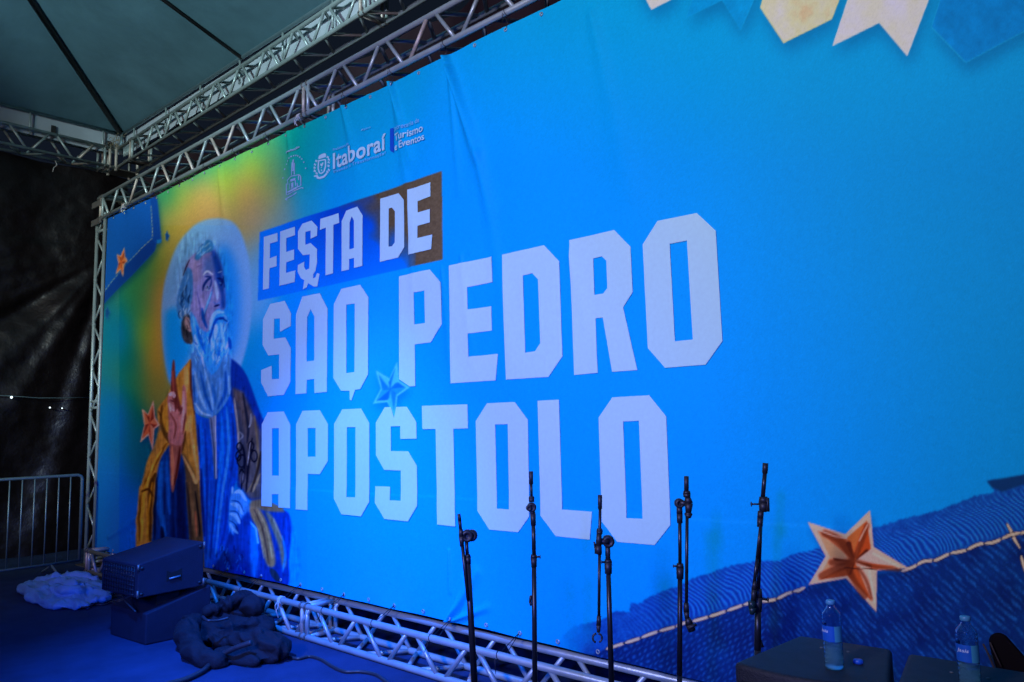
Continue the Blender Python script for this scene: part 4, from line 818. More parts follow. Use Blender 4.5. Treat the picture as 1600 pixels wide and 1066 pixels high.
# ================================================================== LASHINGS and GROMMETS
def hook(px_, top=True):
    X_ = on_y(px_[0], px_[1], BY)[0]; return X_
gx = np.arange(-10.2, -2.5, 0.31)
for i, x in enumerate(gx):
    for zz_ in (BZ1-0.035, bottom_z(x)+0.03):
        yy_ = BY+float(cloth(x, zz_))-0.004
        bmx = MB(); ringp = [Vector((x+.011*math.cos(a), yy_, zz_+.011*math.sin(a))) for a in np.linspace(0, 2*PI, 13)[:-1]]; bmx.path(ringp, .004, 6, closed=True)
        g_ = bmx.build('grommet', ALU, banner)
rr = random.Random(12)
ORD = ['first', 'second', 'third', 'fourth', 'fifth', 'sixth', 'seventh', 'eighth', 'ninth', 'tenth', 'eleventh', 'twelfth', 'thirteenth', 'fourteenth']
for i, x in enumerate(gx[::2]):
    for top in (True, False):
        if x > -2.85 or (not top and (x > -3.1 or x < -7.3)): continue
        if top: zc = 4.455+0.008*(x+10.66); yc = 3.775; zz_ = BZ1-.035
        else: zc = 0.262; yc = 3.585; zz_ = bottom_z(x)+.03
        g0 = Vector((x, BY-.012, zz_)); b = MB(); rr_ = .0275
        if top: pts = [g0]+[Vector((x+.004*k, yc+rr_*math.cos(a), zc+rr_*math.sin(a))) for k, a in enumerate(np.linspace(.2, 2*PI-.8, 10))]+[g0+Vector((.004, -.004, -.004))]
        else: pts = [g0]+[Vector((x+.004*k, yc+rr_*math.cos(a), zc+rr_*math.sin(a))) for k, a in enumerate(np.linspace(.2, 2*PI-.8, 10))]+[g0+Vector((.004, -.004, -.004))]
        b.path(pts, .0026, 5)
        tl_ = Vector((x+.01, yc-rr_-.004, zc-.01)); b.path([tl_, tl_+Vector((.006, -.004, -.03)), tl_+Vector((rr.uniform(-.03, .03), -.006, rr.uniform(-.09, -.05)))], .0024, 5)
        o = b.build('lashing_cord', TIE)
        if top: tag(o, ORD[i]+' black cord from the left lashing the banner top to the truss tube', 'cord', 'cords along the top of the banner')
        else: tag(o, ORD[i-5]+' black cord from the boxes lashing the banner bottom to the floor truss', 'cord', 'cords along the bottom of the banner')
# white string knots
for (q_, kind_, lb) in (((438, 962-0), 'b', 'white string knotted round the floor truss tube near the cloth heap'), ((469, 190), 't', 'white string knot hanging from the truss above the green part of the banner'), ((196, 326), 't', 'curled white string at the top left corner of the banner')):
    if kind_ == 'b': p = Vector(on_y(440, 944, 3.585)); p.z = 0.262; yc, zc = 3.585, .262
    else: p = Vector(on_y(*q_, 3.775)); yc, zc = 3.775, 4.455+.008*(p.x+10.66)
    b = MB()
    for k in range(4):
        xo = p.x+(k-1.5)*.012; b.path([Vector((xo+.003*math.sin(a*2), yc+.030*math.cos(a), zc+.030*math.sin(a))) for a in np.linspace(0, 2*PI, 13)[:-1]], .004, 5, closed=True)
    s0 = Vector((p.x, yc-.032, zc)); L_ = .13 if kind_ == 'b' else .10
    b.path(smooth_v := [s0, s0+Vector((.02, -.01, -.3*L_)), s0+Vector((-.01, -.012, -.6*L_)), s0+Vector((.02, -.01, -L_))], .0045, 5); b.path([s0, s0+Vector((-.03, -.01, -.04)), s0+Vector((-.02, -.01, -.08))], .0045, 5)
    o = b.build('string_knot', STRING); tag(o, lb, 'string')
p = Vector(on_x(86, 262, -11.75)); b = MB(); b.path([p+Vector((0, 0, .10)), p+Vector((.01, .02, .04)), p+Vector((.01, -.02, -.01)), p+Vector((.01, -.03, -.07))], .006, 5); o = b.build('string_knot', STRING); tag(o, 'loose white string dangling from the far left truss', 'string')

# ================================================================== FLOOR BOXES (left)
def wedge(nm, lab, N_, a_, b_, zb, za, zlip, handle=False, mt=CARPET_BOX):
    N_ = Vector(N_); a_ = Vector(a_); b_ = Vector(b_); Lb = b_.length; bh = b_.normalized()
    t = empty(nm, N_, lab, 'box')
    prof = zlip    # list of (distance along b, z)
    m_ = MB(); A = [N_+bh*s_+Vector((0, 0, z_-N_.z)) for s_, z_ in prof]
    B = [p+a_ for p in A]; m_.hexa(A, B); m_.bevel(.010, 3); body = m_.build('cabinet', mt, t)
    return t, bh, a_.normalized()
N1 = on_z(227, 1009, 0.0); a1 = Vector((-.997, -.08, 0)).normalized()*.58; b1 = Vector((.05, .995, 0)).normalized()*.52
t1, bh, ah = wedge('floor_monitor', 'lower black wedge box standing on the floor beneath another one', N1, a1, b1, 0, 0, [(0, 0.002), (.52, 0.002), (.52, .384), (0, .240)])
n_ = Vector((-bh.y, bh.x, 0))
N2 = N1.copy(); N2 = np.array([-6.36, 2.64, 0.375]); a2 = Vector((-.997, -.08, 0)).normalized()*.60; b2 = Vector((.07, .99, 0)).normalized()*.52
t2, bh2, ah2 = wedge('floor_monitor', 'upper black wedge box with a blue lit sloping top, stacked on another', N2, a2, b2, 0, 0, [(0, .372), (.52, .388), (.52, .750), (0, .632)])
# lid lip, handle recess
sd = -ah2
def sp(s_, z_, off_=0.0): return Vector(N2)*1.0+bh2*s_+Vector((0, 0, z_-N2[2]))+sd*off_
def face_pt(s_, z_, off_=0.0): return Vector(N2)+ah2*s_+Vector((0, 0, z_-N2[2]))-bh2*off_
g_ = MB()
for k in range(13): x_ = .05+k*.0415; g_.tube(face_pt(x_, .395, .004), face_pt(x_, .612, .004), .0022, 4)
for k in range(7): z_ = .395+k*.036; g_.tube(face_pt(.05, z_, .005), face_pt(.548, z_, .005), .0022, 4)
g_.build('grille', BLACK_METAL, t2)
MB().tube(sp(.235, .49, .012), sp(.325, .50, .012), .007, 8).build('handle', GALV, t2)
for s_, z0_, z1_ in ((0.0, .374, .43), (0.0, .585, .631), (.52, .39, .45), (.52, .69, .748)):
    MB().tube(sp(s_, z0_, .001), sp(s_, z1_, .001), .009, 8).build('corner_guard', STEEL_PLATE, t2)
hp = [(.22, .47), (.255, .485), (.31, .48), (.34, .455), (.34, .56), (.31, .545), (.255, .535), (.22, .555)]
m_ = MB(); m_.hexa([sp(x, z, -.002) for x, z in hp], [sp(x, z, .003) for x, z in hp]); m_.build('handle_recess', RECESS, t2)
for s_, z_ in ((.03, .40), (.03, .60), (.49, .42), (.49, .71)): MB().lathe([(.001, 0), (.014, 0), (.014, .004), (.001, .006)], 10, sp(s_, z_, .0005), sd).build('corner_screw', BLACK_METAL, t2)
m_ = MB(); 
# foam block the upper box is propped on
f0 = Vector(N1)+bh*.12+ah*.08; m_.hexa([f0+Vector((0, 0, .275)), f0+bh*.18+Vector((0, 0, .325)), f0+bh*.18+ah*.4+Vector((0, 0, .325)), f0+ah*.4+Vector((0, 0, .275))], [f0+Vector((0, 0, .370)), f0+bh*.18+Vector((0, 0, .372)), f0+bh*.18+ah*.4+Vector((0, 0, .372)), f0+ah*.4+Vector((0, 0, .370))])
o = m_.build('foam_block', RECESS); tag(o, 'dark packing block wedged between the two stacked black boxes', 'block')
b = MB(); pts = [Vector(N1)+ah*(.62)+bh*.2+Vector((0, 0, .02)), Vector(N1)+ah*.66+bh*.15+Vector((0, 0, .2)), Vector(N1)+ah*.60+bh*.1+Vector((0, 0, .36)), Vector(N1)+ah*.30+bh*-.03+Vector((0, 0, .33)), Vector(N1)+ah*.1-bh*.03+Vector((0, 0, .25))]
b.path([Vector(p) for p in smooth_path([tuple(p) for p in pts], 6)], .007, 6); o = b.build('black_cable', RUBBER); tag(o, 'black cable looped over the edge of the lower stacked box', 'cable')

# ================================================================== CLOTH HEAPS AND CABLES ON THE FLOOR
def heap(name, blobs, material, voxel, amp, fscale, seed, lumps=(), flat=True):
    """blobs: (centre, radii, rotz); tubes: list of (points, radii) -> one remeshed, creased body"""
    b = MB()
    for c, r_, rz in blobs:
        mm = Matrix.Translation(c)@Matrix.Rotation(rz, 4, 'Z')@Matrix.Diagonal((*r_, 1)); bmesh.ops.create_icosphere(b.bm, subdivisions=3, radius=1, matrix=mm)
    for pts, rs in lumps:
        sp_ = smooth_path([tuple(p) for p in pts], 5); rsv = list(np.interp(np.linspace(0, len(rs)-1, len(sp_)), range(len(rs)), rs)); b.path([Vector(p) for p in sp_], rsv, 12)
    o = b.build(name, material); md = o.modifiers.new('r', 'REMESH'); md.mode = 'VOXEL'; md.voxel_size = voxel
    dg = bpy.context.evaluated_depsgraph_get(); m2 = bpy.data.meshes.new_from_object(o.evaluated_get(dg)); o.modifiers.clear(); old = o.data; o.data = m2; bpy.data.meshes.remove(old)
    n = len(m2.vertices); nor = [v.normal.copy() for v in m2.vertices]
    for v, nn in zip(m2.vertices, nor):
        p = Vector((v.co.x*fscale*.62, v.co.y*fscale*1.75, v.co.z*fscale*1.3))+Vector((seed, seed*2, 0)); w_ = noise.noise_vector(p*.6)*1.1
        rdg = 1-abs(noise.noise(Vector(((p.x+w_.x)*1.0, (p.y+w_.y)*1.0, (p.z+w_.z)*.6)))*2.4); rd2 = 1-abs(noise.noise(p*2.3+w_)*2.4)
        v.co += nn*amp*(rdg*.85+rd2*.16-.42)
        if v.co.z < 0.004: v.co.z = 0.004+0.001*noise.noise(p*4)
    for pl in m2.polygons: pl.use_smooth = True
    if not m2.materials: m2.materials.append(material)
    return o
def fl(px_, py_, z=0.0): return Vector(on_z(px_, py_, z))
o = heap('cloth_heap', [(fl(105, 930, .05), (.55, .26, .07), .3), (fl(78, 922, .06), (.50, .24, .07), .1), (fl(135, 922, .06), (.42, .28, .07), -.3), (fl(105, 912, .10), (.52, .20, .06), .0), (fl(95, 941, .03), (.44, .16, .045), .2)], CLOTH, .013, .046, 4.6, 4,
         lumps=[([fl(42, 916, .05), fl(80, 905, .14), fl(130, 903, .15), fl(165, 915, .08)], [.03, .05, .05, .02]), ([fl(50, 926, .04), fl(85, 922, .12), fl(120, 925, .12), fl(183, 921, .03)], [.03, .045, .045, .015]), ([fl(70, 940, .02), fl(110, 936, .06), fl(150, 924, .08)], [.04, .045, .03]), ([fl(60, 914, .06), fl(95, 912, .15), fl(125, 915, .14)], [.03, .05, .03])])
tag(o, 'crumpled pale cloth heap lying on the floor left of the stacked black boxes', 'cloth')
for k in range(6):
    rr = random.Random(k+40); pts = [fl(100+rr.uniform(-12, 12), 944+rr.uniform(-2, 4), .012+k*.004), fl(135, 946+rr.uniform(-5, 4), .014+k*.004), fl(160, 940+rr.uniform(-6, 6), .014), fl(186, 936+rr.uniform(-8, 8), .016), fl(215, 930+rr.uniform(-3, 8), .016)]
    b = MB(); b.path([Vector(p) for p in smooth_path([tuple(p) for p in pts], 6)], .009, 7); o = b.build('black_cable', RUBBER)
    tag(o, ['frontmost', 'second', 'third', 'fourth', 'fifth', 'rearmost'][k]+' thin black cable bunched between the pale cloth and the black boxes', 'cable', 'cables bunched by the pale cloth')
kk = T(280, 850, 4.936)
def fk(x, y, z): q_ = kk([(x, y)])[0]; return fl(q_[0], q_[1], z)
o = heap('black_cloth_bundle', [(fk(520, 470, .16), (.17, .13, .11), .5), (fk(400, 530, .13), (.20, .12, .09), .2), (fk(300, 590, .09), (.20, .11, .08), .3), (fk(430, 650, .07), (.26, .14, .08), .1), (fk(610, 640, .07), (.18, .12, .07), 0), (fk(690, 800, .085), (.17, .13, .095), .2), (fk(600, 850, .05), (.20, .09, .06), .2), (fk(450, 870, .04), (.24, .08, .04), .15), (fk(565, 480, .22), (.09, .07, .08), .9), (fk(640, 730, .10), (.10, .08, .07), .6), (fk(400, 720, .04), (.34, .20, .07), .1), (fk(300, 690, .05), (.22, .16, .07), .1)], DARKCLOTH, .011, .042, 5.4, 9,
         lumps=[([fk(110, 600, .13), fk(65, 670, .12), fk(70, 760, .09), fk(140, 850, .065), fk(260, 900, .045), (fk(380, 905, .04))], [.07, .08, .075, .065, .05, .04]), ([fk(200, 530, .18), fk(330, 480, .22), fk(470, 425, .26), fk(550, 410, .25)], [.03, .05, .05, .03]), ([fk(380, 760, .07), fk(480, 740, .12), fk(600, 720, .15), fk(680, 740, .12)], [.04, .06, .06, .04]), ([fk(180, 640, .1), fk(330, 660, .12), fk(480, 640, .12), fk(640, 600, .12)], [.03, .05, .05, .03])])
tag(o, 'heap of crumpled black cloth bags lying against the floor truss', 'cloth')
b = MB(); pts = [fk(560, 760, .17), fk(440, 800, .13), fk(340, 850, .08), fk(260, 910, .035), fk(180, 980, .022), fk(60, 1040, .02), fk(-80, 1080, .02), fk(-260, 1130, .02)]; b.path([Vector(p) for p in smooth_path([tuple(p) for p in pts], 7)], .019, 8); o = b.build('thick_cable', RUBBER); tag(o, 'thick black cable running from the black cloth heap towards the camera', 'cable')
b = MB(); pts = [fk(760, 840, .05), fk(840, 870, .015), fk(920, 885, .012), fk(1010, 868, .012), fk(1100, 895, .012), fk(1190, 950, .012), fk(1280, 985, .012), fk(1400, 985, .012), fk(1520, 1010, .012), fk(1620, 1080, .012), fk(1750, 1150, .012)]; b.path([Vector(p) for p in smooth_path([tuple(p) for p in pts], 7)], .011, 8); o = b.build('floor_cable', RUBBER); tag(o, 'black cable snaking along the carpet in front of the floor truss', 'cable')
b = MB(); pts = [fk(180, 560, .26), fk(220, 590, .25), fk(300, 590, .24), fk(380, 570, .25)]; b.path([Vector(p) for p in smooth_path([tuple(p) for p in pts], 7)], .010, 6); o = b.build('strap', RUBBER); tag(o, 'shiny black strap lying across the black cloth heap', 'strap')
# ================================================================== MICROPHONE STANDS
HX = Vector((R3[0][0], R3[1][0], 0)).normalized()
class Stand:
    def __init__(s, Y_, px_bot, label):
        b_ = on_y(px_bot[0], px_bot[1], Y_); s.O = Vector((b_[0], b_[1], 0)); s.n = Vector((-HX.y, HX.x, 0))
        s.base = Vector((b_[0], b_[1], 0)); s.t = empty('microphone_stand', s.base, label, 'microphone stand', 'microphone stands in front of the banner')
    def p(s, px_, py_, off=0.0):          # point on the stand's own upright plane
        r = Vector(ray(px_, py_)); c = Vector(C0); k = (s.O-c).dot(s.n)/r.dot(s.n); return c+r*k+s.n*off
    def w(s, q, wpx): c = (np.array(q)-C0); return wpx/2*((c@R3)[2])/F
    def tube(s, name, pts, wpx, mat_=BLACK_METAL, off=0.0, par=None, n=14):
        P_ = [s.p(x, y, off) for x, y in pts]; b = MB()
        ws = wpx if isinstance(wpx, (list, tuple)) else [wpx]*len(P_)
        for i in range(len(P_)-1): b.tube(P_[i], P_[i+1], s.w(P_[i], ws[i]), n, s.w(P_[i+1], ws[i+1]))
        return b.build(name, mat_, par or s.t)
    def disc(s, name, c, rpx, th, off=0.0, mat_=BLACK_PLASTIC, teeth=0, par=None):
        c_ = s.p(*c, off); r_ = s.w(c_, 2*rpx); b = MB()
        pr = [(r_*.3, -th*.5), (r_*.85, -th*.5), (r_, -th*.32), (r_, th*.32), (r_*.85, th*.5), (r_*.45, th*.5), (r_*.4, th*.35), (r_*.2, th*.35)]
        b.lathe(pr, 28, c_, -s.n)
        if teeth:
            u = HX; v = Vector((0, 0, 1))
            for k in range(teeth):
                a = 2*PI*k/teeth; e = u*math.cos(a)+v*math.sin(a); b.tube(c_+e*r_-s.n*(th*.3), c_+e*r_+s.n*(th*.3), r_*.07, 5)
        return b.build(name, mat_, par or s.t)
    def tripod(s):
        B = s.base
        MB().tube(B+Vector((0, 0, .14)), B+Vector((0, 0, .30)), .022, 14).build('leg_hub', BLACK_PLASTIC, s.t)
        for k in range(3):
            a = 2*PI*k/3+.5; e = Vector((math.cos(a), math.sin(a), 0)); l_ = MB().path([B+Vector((0, 0, .20))+e*.02, B+e*.10+Vector((0, 0, .18)), B+e*.34+Vector((0, 0, .016))], .009, 8).build('leg', BLACK_METAL, s.t)
            MB().tube(B+e*.325+Vector((0, 0, .022)), B+e*.36+Vector((0, 0, .013)), .013, 8).build('rubber_foot', BLACK_PLASTIC, l_)
    def knob(s, a, c, wa, wc):            # threaded knob with a winged head
        P0, P1 = s.p(*a), s.p(*c); b = MB(); b.tube(P0, P1, s.w(P0, wa), 8); d_ = (P1-P0).normalized(); r_ = s.w(P1, wc)
        b.tube(P1, P1+d_*r_*.8, r_*.6, 12); u = Vector((0, 0, 1))
        for sg in (-1, 1): b.path([P1+d_*r_*.4, P1+d_*r_*.6+u*sg*r_*.7, P1+d_*r_*.5+u*sg*r_*1.25], [r_*.35, r_*.34, r_*.22], 8)
        return b.build('knob', BLACK_PLASTIC, s.t)
u5 = T(400, 700, 2.912); u1 = T(850, 700, 2.9125)
# stand 1
s = Stand(2.02, (741, 1066), 'microphone stand nearest the saint, boom folded down, round joint at its head')
def U(pts): return u5(pts)
s.tube('boom_arm', U([(926, 315), (933, 380), (940, 440), (966, 690)]), [5, 5, 5.5, 5], off=-.012)
s.tube('boom_tip', U([(924, 299), (928, 330), (932, 366)]), [5, 5.6, 4.6], BLACK_PLASTIC, off=-.012)
s.tube('joint_plate', U([(933, 368), (936, 400), (938, 446)]), [6, 8.6, 6], BLACK_PLASTIC, off=-.012)
s.disc('joint_disc', U([(962, 400)])[0], 9.5, .034, off=0.0); s.disc('joint_dial', U([(981, 400)])[0], 8.6, .040, off=.01, teeth=20)
s.tube('upper_tube', U([(958, 425), (962, 500)]), 5.6); s.tube('collar', U([(963, 484), (964, 496), (966, 528)]), [7, 9.4, 8.4], BLACK_PLASTIC)
s.tube('lower_tube', U([(964, 525), (994, 1066), (1010, 1380)]), [9.0, 10.6, 11.0])
s.tripod()
# stand 2
s = Stand(2.60, (835, 1066), 'microphone stand with its short boom standing straight up, left of the L')
s.tube('boom_tip', U([(1252, 107), (1252, 165)]), 6.2, BLACK_PLASTIC); s.tube('boom_arm', U([(1252, 165), (1254, 222)]), 4.4)
s.tube('upper_collar', U([(1254, 220), (1254, 228), (1254, 246)]), [7, 9, 8.4], BLACK_PLASTIC); s.disc('joint_disc', U([(1254, 270)])[0], 7.2, .036, teeth=0)
s.disc('joint_dial', U([(1241, 272)])[0], 4.4, .03, off=-.01, teeth=12)
s.tube('sleeve', U([(1256, 286), (1260, 300), (1262, 352)]), [7, 8.8, 8], BLACK_PLASTIC); s.tube('upper_tube', U([(1262, 350), (1265, 490)]), 6.4)
s.tube('collar', U([(1264, 486), (1264, 500), (1265, 542)]), [9, 10, 8.6], BLACK_PLASTIC); s.knob(U([(1275, 496)])[0], U([(1289, 496)])[0], 3, 4.6)
s.tube('lower_tube', U([(1265, 540), (1269, 1066), (1271, 1420)]), [7.4, 8.2, 8.2]); s.tube('cable_clip', U([(1250, 672), (1248, 700), (1251, 718)]), [3.6, 4.6, 3.0], BLACK_PLASTIC)
s.tripod()
# stand 3
def U(pts): return u1(pts)
s = Stand(2.36, (955.5, 1066), 'microphone stand with an open ring clip dangling from its folded boom')
s.tube('boom_tip', U([(252, 212), (252, 275)]), 6.6, BLACK_PLASTIC, off=-.02); s.tube('boom_arm', U([(252, 275), (250, 470), (247, 765)]), 4.7, off=-.02)
s.tube('upper_collar', U([(250, 364), (250, 374), (250, 388)]), [8, 10, 9], BLACK_PLASTIC, off=-.02); s.tube('joint_block', U([(248, 388), (246, 440), (244, 478)]), [8.4, 9.4, 12], BLACK_PLASTIC, off=-.02)
s.tube('lever', U([(234, 468), (230, 446), (226, 424)]), [4, 3.4, 2.6], BLACK_PLASTIC, off=-.02)
s.tube('joint_axle', U([(250, 424), (292, 424)]), 10, BLACK_PLASTIC, off=-.01); s.disc('joint_disc', U([(292, 425)])[0], 9.4, .036)
s.tube('upper_tube', U([(290, 440), (291, 515)]), 8, BLACK_PLASTIC); s.tube('collar', U([(291, 508), (292, 520), (293, 572)]), [10, 12, 11], BLACK_PLASTIC); s.knob(U([(280, 520)])[0], U([(266, 520)])[0], 3, 4.2)
s.tube('lower_tube', U([(293, 568), (307, 1066), (317, 1400)]), [7.6, 9.0, 9.2])
s.tube('boom_grip', U([(247, 758), (246, 800), (245, 832)]), [6.6, 7.6, 5], BLACK_PLASTIC, off=-.02)
for sg in (-1, 1):
    b = MB(); b.path([s.p(*U([(240+sg*3+(sg*18*math.sin(a)), 858-20*math.cos(a))])[0], -.02) for a in np.linspace(.1, PI-.25, 8)], s.w(s.base, 2.6)*1.2, 8); b.build('clip_jaw', BLACK_PLASTIC, s.t)
s.tripod()
# stand 4
s = Stand(2.80, (1062, 1066), 'microphone stand between the last O and the denim, mic clip hanging by its boom')
s.tube('boom_tip', U([(643, 127), (643, 195)]), 7.4, BLACK_PLASTIC, off=-.02); s.tube('upper_collar', U([(644, 194), (645, 206), (645, 222)]), [10, 12, 11], BLACK_PLASTIC, off=-.02)
s.tube('joint_block', U([(648, 222), (654, 250), (652, 292)]), [9, 13, 9], BLACK_PLASTIC, off=-.02); s.disc('joint_disc', U([(616, 252)])[0], 7.4, .036); s.tube('joint_axle', U([(616, 250), (652, 252)]), 9, BLACK_PLASTIC, off=-.01)
s.tube('lower_ring', U([(652, 290), (652, 298), (651, 316)]), [8, 13, 8], BLACK_PLASTIC, off=-.02); s.tube('boom_arm', U([(646, 312), (643, 705)]), 5.2, off=-.02)
s.tube('sleeve', U([(616, 268), (617, 300), (618, 342)]), [9, 9.6, 8.6], BLACK_PLASTIC); s.tube('upper_tube', U([(618, 340), (619, 530)]), 5.6)
s.tube('collar', U([(619, 526), (619, 545), (619, 596)]), [10, 12.2, 10.6], BLACK_PLASTIC); s.knob(U([(606, 538)])[0], U([(592, 538)])[0], 3, 4.2)
s.tube('lower_tube', U([(619, 592), (617, 1035), (615, 1420)]), [7.6, 8.4, 8.6]); s.tube('boom_grip', U([(642, 700), (643, 740), (646, 772)]), [7.6, 9, 7], BLACK_PLASTIC, off=-.02)
s.tube('microphone_clip', U([(648, 768), (656, 796), (668, 826)]), [8, 13, 12], BLACK_PLASTIC, off=-.02); s.tube('clip_lip', U([(646, 812), (684, 792)]), 4.4, BLACK_PLASTIC, off=-.035)
s.tripod()
# stand 5
s = Stand(3.02, (1183, 1012), 'leaning microphone stand behind the black cabinet, wing knob at its head')
s.tube('boom_tip', U([(1008, 69), (1005, 115)]), 8.6, BLACK_PLASTIC); s.tube('boom_arm', U([(1005, 115), (996, 222)]), [6.4, 6.8])
s.tube('joint_block', U([(998, 222), (1000, 250), (996, 290)]), [12, 16, 11], BLACK_PLASTIC); s.tube('joint_side', U([(1012, 226), (1014, 288)]), 6, BLACK_PLASTIC, off=-.012); s.knob(U([(982, 256)])[0], U([(948, 256)])[0], 2.8, 6)
s.tube('sleeve', U([(987, 288), (984, 320), (982, 360)]), [9.4, 9.4, 8.6], BLACK_PLASTIC); s.tube('folded_arm', U([(978, 350), (962, 500), (948, 620)]), [5, 5, 5.4], off=-.022); s.tube('upper_tube', U([(986, 350), (980, 520), (975, 660)]), [5.6, 5.6, 6])
s.tube('folded_grip', U([(952, 600), (948, 640), (944, 690)]), [6, 8, 7], BLACK_PLASTIC, off=-.022); s.tube('collar', U([(976, 640), (975, 680), (973, 742)]), [10, 12.4, 12], BLACK_PLASTIC); s.knob(U([(984, 684)])[0], U([(1014, 690)])[0], 4, 6.6)
s.tube('microphone_clip', U([(934, 690), (942, 720), (938, 752)]), [9, 13, 6], mat('dark green plastic', (.01, .03, .03), .4), off=-.02)
s.tube('lower_tube', U([(973, 738), (972, 920), (970, 1240)]), [10.2, 10.4, 10.6]); s.tube('cable_clip', U([(980, 860), (988, 905)]), [3, 9], BLACK_PLASTIC)
s.tripod()

# ================================================================== BLACK CABINETS (right)
HB = 0.88
def cabinet(label, FL, FR, BR, BL, bulge):
    P_ = []; FL, FR, BR, BL = [Vector((*p, 0)) for p in (FL, FR, BR, BL)]
    nrm = (FR-FL).normalized(); nrm = Vector((nrm.y, -nrm.x, 0)); n_ = 14
    for i in range(n_+1): t_ = i/n_; P_.append(FL.lerp(FR, t_)+nrm*bulge*math.sin(PI*t_))
    P_ += [BR, BL]
    c_ = sum(P_, Vector())/len(P_); t = empty('speaker_cabinet', c_, label, 'speaker cabinet', 'black cabinets at the right')
    b = MB(); b.hexa([p+Vector((0, 0, .012)) for p in P_], [p+Vector((0, 0, HB)) for p in P_]); b.bevel(.016, 4)
    for f_ in b.bm.faces: f_.smooth = True
    cab = b.build('cabinet', BLACK_BOX, t); cab.data.set_sharp_from_angle(angle=math.radians(35)) if hasattr(cab.data, 'set_sharp_from_angle') else None
    # front grille, slightly proud
    g = MB(); Pg = [FL.lerp(FR, .06+.88*i/n_)+nrm*(bulge*math.sin(PI*(.06+.88*i/n_))+.006) for i in range(n_+1)]; Pb = [p-nrm*.02 for p in Pg]
    ring_ = Pg+Pb[::-1]; g.hexa([p+Vector((0, 0, .05)) for p in ring_], [p+Vector((0, 0, HB-.05)) for p in ring_]); g.build('grille', BLACK_METAL, t)
    for p in (FL, FR, BR, BL):
        q_ = p.lerp(c_, .14); MB().lathe([(.018, 0), (.020, .004), (.020, .013)], 12, (q_.x, q_.y, 0.0005)).build('rubber_foot', BLACK_PLASTIC, t)
    # small screws and a pole-cup plug on the lid
    for k in (.3, .7): q_ = BL.lerp(BR, k).lerp(c_, .3); MB().lathe([(.001, 0), (.006, 0), (.005, .002), (.001, .0025)], 10, (q_.x, q_.y, HB+.0002)).build('screw', STEEL_PLATE, t)
    return t
cabinet('black speaker cabinet with a water bottle and a blue cap on its top', (-1.245, 2.475), (-.775, 2.545), (-.882, 2.95), (-1.20, 2.925), .055)
cabinet('black speaker cabinet at the right edge with a half full bottle on it', (-.745, 2.46), (-.28, 2.40), (-.47, 2.95), (-.826, 2.935), .055)
# bottles
GLASS = bpy.data.materials.new('clear plastic'); GLASS.use_nodes = True; g = GLASS.node_tree.nodes['Principled BSDF']; g.inputs['Base Color'].default_value = (.85, .95, 1, 1); g.inputs['Roughness'].default_value = .04; g.inputs['IOR'].default_value = 1.42; g.inputs['Transmission Weight'].default_value = 1.0
GLASS.node_tree.nodes['Principled BSDF'].inputs['Specular IOR Level'].default_value = .9
WATER = bpy.data.materials.new('water'); WATER.use_nodes = True; g = WATER.node_tree.nodes['Principled BSDF']; g.inputs['Base Color'].default_value = (.40, .85, .90, 1); g.inputs['Roughness'].default_value = .08; g.inputs['IOR'].default_value = 1.2; g.inputs['Transmission Weight'].default_value = 0.80
LABELM = mat('blue bottle label', (.01, .11, .50), .4, 0, .12, 40); LABEL2 = mat('teal label edge', (.05, .30, .42), .4, 0, .1, 40); CAPM = mat('blue cap plastic', (.01, .10, .50), .35, 0, .1); CAPP = mat('pale blue cap plastic', (.08, .30, .48), .35, 0, .1)
LWHITE = mat('label white', (.75, .85, .88), .5, 0, .05)
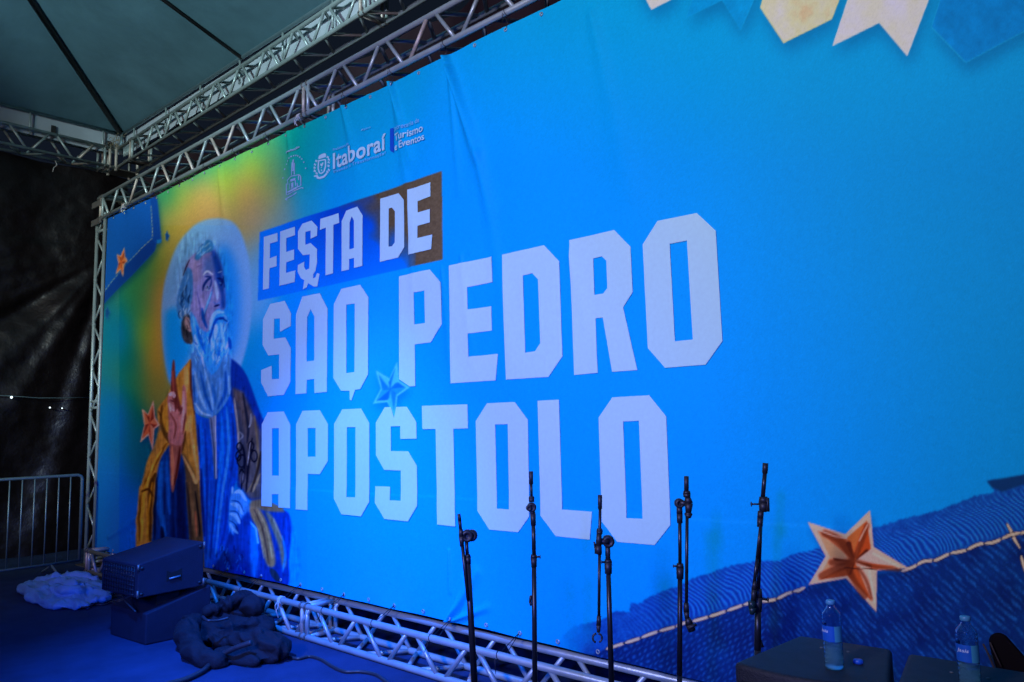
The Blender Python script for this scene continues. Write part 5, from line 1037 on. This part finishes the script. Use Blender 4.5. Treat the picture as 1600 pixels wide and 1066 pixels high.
def bottle(pos, label, yaw, H=.215, r=.0305, level=.118, lab=(.088, .137), txt='Jasis', yaw_txt=0):
    t = empty('water_bottle', pos, label, 'bottle', 'water bottles on the cabinets'); B = Vector(pos); prof = []
    def rad(z):
        k = z/H
        if z < .006: return r*.86+r*.12*z/.006
        if z < .085: return r*(.985-.045*(.5+.5*math.cos(z*2*PI/.0135)))
        if z < .140: return r*.96
        if z < .165: return r*(.985-.05*(.5+.5*math.cos(z*2*PI/.0125)))
        if z < .196: q = (z-.165)/.031; return r*(.97-.56*(q*q*(3-2*q)))
        return r*.40
    zs = list(np.linspace(0, H-.012, 92)); body = MB(); body.lathe([(rad(z_), z_+.001) for z_ in zs]+[(rad(z_)-.0009, z_+.001) for z_ in zs[::-1][:-1]]+[(rad(.003)-.002, .0025)], 36, B, close=False)
    body.bm.faces.new([v for v in body.bm.verts[:36]][::-1]); body.bm.faces.new(body.bm.verts[-36:]) if False else None
    body.build('bottle_body', GLASS, t)
    wz = list(np.linspace(.003, level, 60)); MB().lathe([(rad(z_)-.0016, z_+.001) for z_ in wz], 36, B).build('water', WATER, t)
    lr = r*.995; n_ = 40
    def band(a0, a1, mt, nm, rr_=lr, z0=lab[0], z1=lab[1]):
        bm = MB(); V = []
        for i in range(n_+1):
            a = a0+(a1-a0)*i/n_; e = Vector((math.cos(a), math.sin(a), 0)); V.append((bm.bm.verts.new(B+e*rr_+Vector((0, 0, z0))), bm.bm.verts.new(B+e*rr_+Vector((0, 0, z1)))))
        for (a_, b_), (c_, d_) in zip(V, V[1:]): f_ = bm.bm.faces.new((a_, c_, d_, b_)); f_.smooth = True
        return bm.build(nm, mt, t, recalc=False)
    lb_ = band(yaw-2.2, yaw+.55, LABELM, 'label'); band(yaw+.55, yaw+1.5, LABEL2, 'label_seam')
    m_ = text_polys(txt, 0.0, 1.0, .25); co = np.array([v.co[:] for v in m_.vertices]); sc_ = .019; wtx = co[:, 0].max()*sc_
    for v in m_.vertices:
        a = yaw+yaw_txt+(v.co.x*sc_-wtx/2)/lr; zz2 = lab[0]+.028+v.co.y*sc_*.75; v.co = B+Vector((math.cos(a)*(lr+.0006), math.sin(a)*(lr+.0006), zz2))
    m_.materials.clear(); m_.materials.append(LWHITE); o = bpy.data.objects.new('label_word', m_); C.objects.link(o); o.parent = lb_; o.matrix_parent_inverse = parent_world(lb_).inverted()
    MB().lathe([(r*.44, 0), (r*.47, .001), (r*.47, .010), (r*.42, .012), (.001, .012)], 24, B+Vector((0, 0, H-.013))).build('cap', CAPP, t)
    return t
bp1 = on_z(1304, 1044, HB); bp2 = on_z(1517, 1066+14, HB)
camdir1 = math.atan2(-bp1[1], -bp1[0]); camdir2 = math.atan2(-bp2[1], -bp2[0])
bottle((bp1[0], bp1[1], HB+.0005), 'plastic water bottle beside the loose blue cap on the left cabinet', camdir1-.35, yaw_txt=-.62)
bottle((bp2[0], bp2[1], HB+.0005), 'plastic water bottle on the cabinet at the right edge', camdir2-.25, yaw_txt=-.2)
cp = on_z(1341, 1037, HB); t = empty('bottle_cap', (cp[0], cp[1], HB), 'loose blue bottle cap lying on the black cabinet beside the bottle', 'bottle cap')
MB().lathe([(.0135, 0), (.0145, .001), (.0145, .011), (.012, .013), (.001, .013)], 28, (cp[0], cp[1], HB+.0006)).build('cap_top', CAPM, t)
rg = MB()
for k in range(28): a = 2*PI*k/28; rg.tube((cp[0]+.0146*math.cos(a), cp[1]+.0146*math.sin(a), HB+.002), (cp[0]+.0146*math.cos(a), cp[1]+.0146*math.sin(a), HB+.0105), .0008, 4)
rg.build('grip_ribs', CAPM, t)
# chair back leaning at the right
t = empty('padded_chair_back', on_y(1590, 1066, 3.3), 'dark rounded padded chair back at the right edge behind the cabinet', 'chair')
q_ = T(1470, 940, 8.4615)
def pb(x, y, d=0): a = q_([(x, y)])[0]; return Vector(on_y(a[0], a[1], 3.3+d))
ol = smooth_path([(640, 560), (635, 500), (670, 440), (750, 412), (840, 435), (910, 500), (1000, 600), (1120, 740), (1300, 960), (1400, 1150), (1100, 1250), (850, 1120), (720, 850), (660, 650), (640, 560)], 4)[:-1]
b = MB(); b.hexa([pb(x, y, .05) for x, y in ol], [pb(x, y, 0) for x, y in ol]); b.bevel(.014, 3)
for f_ in b.bm.faces: f_.smooth = True
b.build('backrest', mat('dark maroon vinyl', (.004, .002, .003), .8, 0, .2, 20, spec=.1), t)
MB().path([pb(700, 700, .02), pb(860, 1100, .02), pb(900, 1500, .02), pb(900, 2400, .02)], .014, 8).build('frame', BLACK_METAL, t)
MB().path([pb(1250, 1000, .02), pb(1300, 1500, .02), pb(1300, 2400, .02)], .014, 8).build('frame', BLACK_METAL, t)
b = MB(); b.path([pb(560, 560, -.02), pb(620, 680, -.02), pb(690, 840, -.02), pb(760, 1000, -.02)], .004, 6); b.path([pb(650, 540, -.02), pb(700, 650, -.02), pb(760, 780, -.02), pb(800, 860, -.02)], .003, 6)
b.build('piping', mat('grey piping', (.03, .02, .02), .7), t)
print('objects', len(bpy.data.objects))
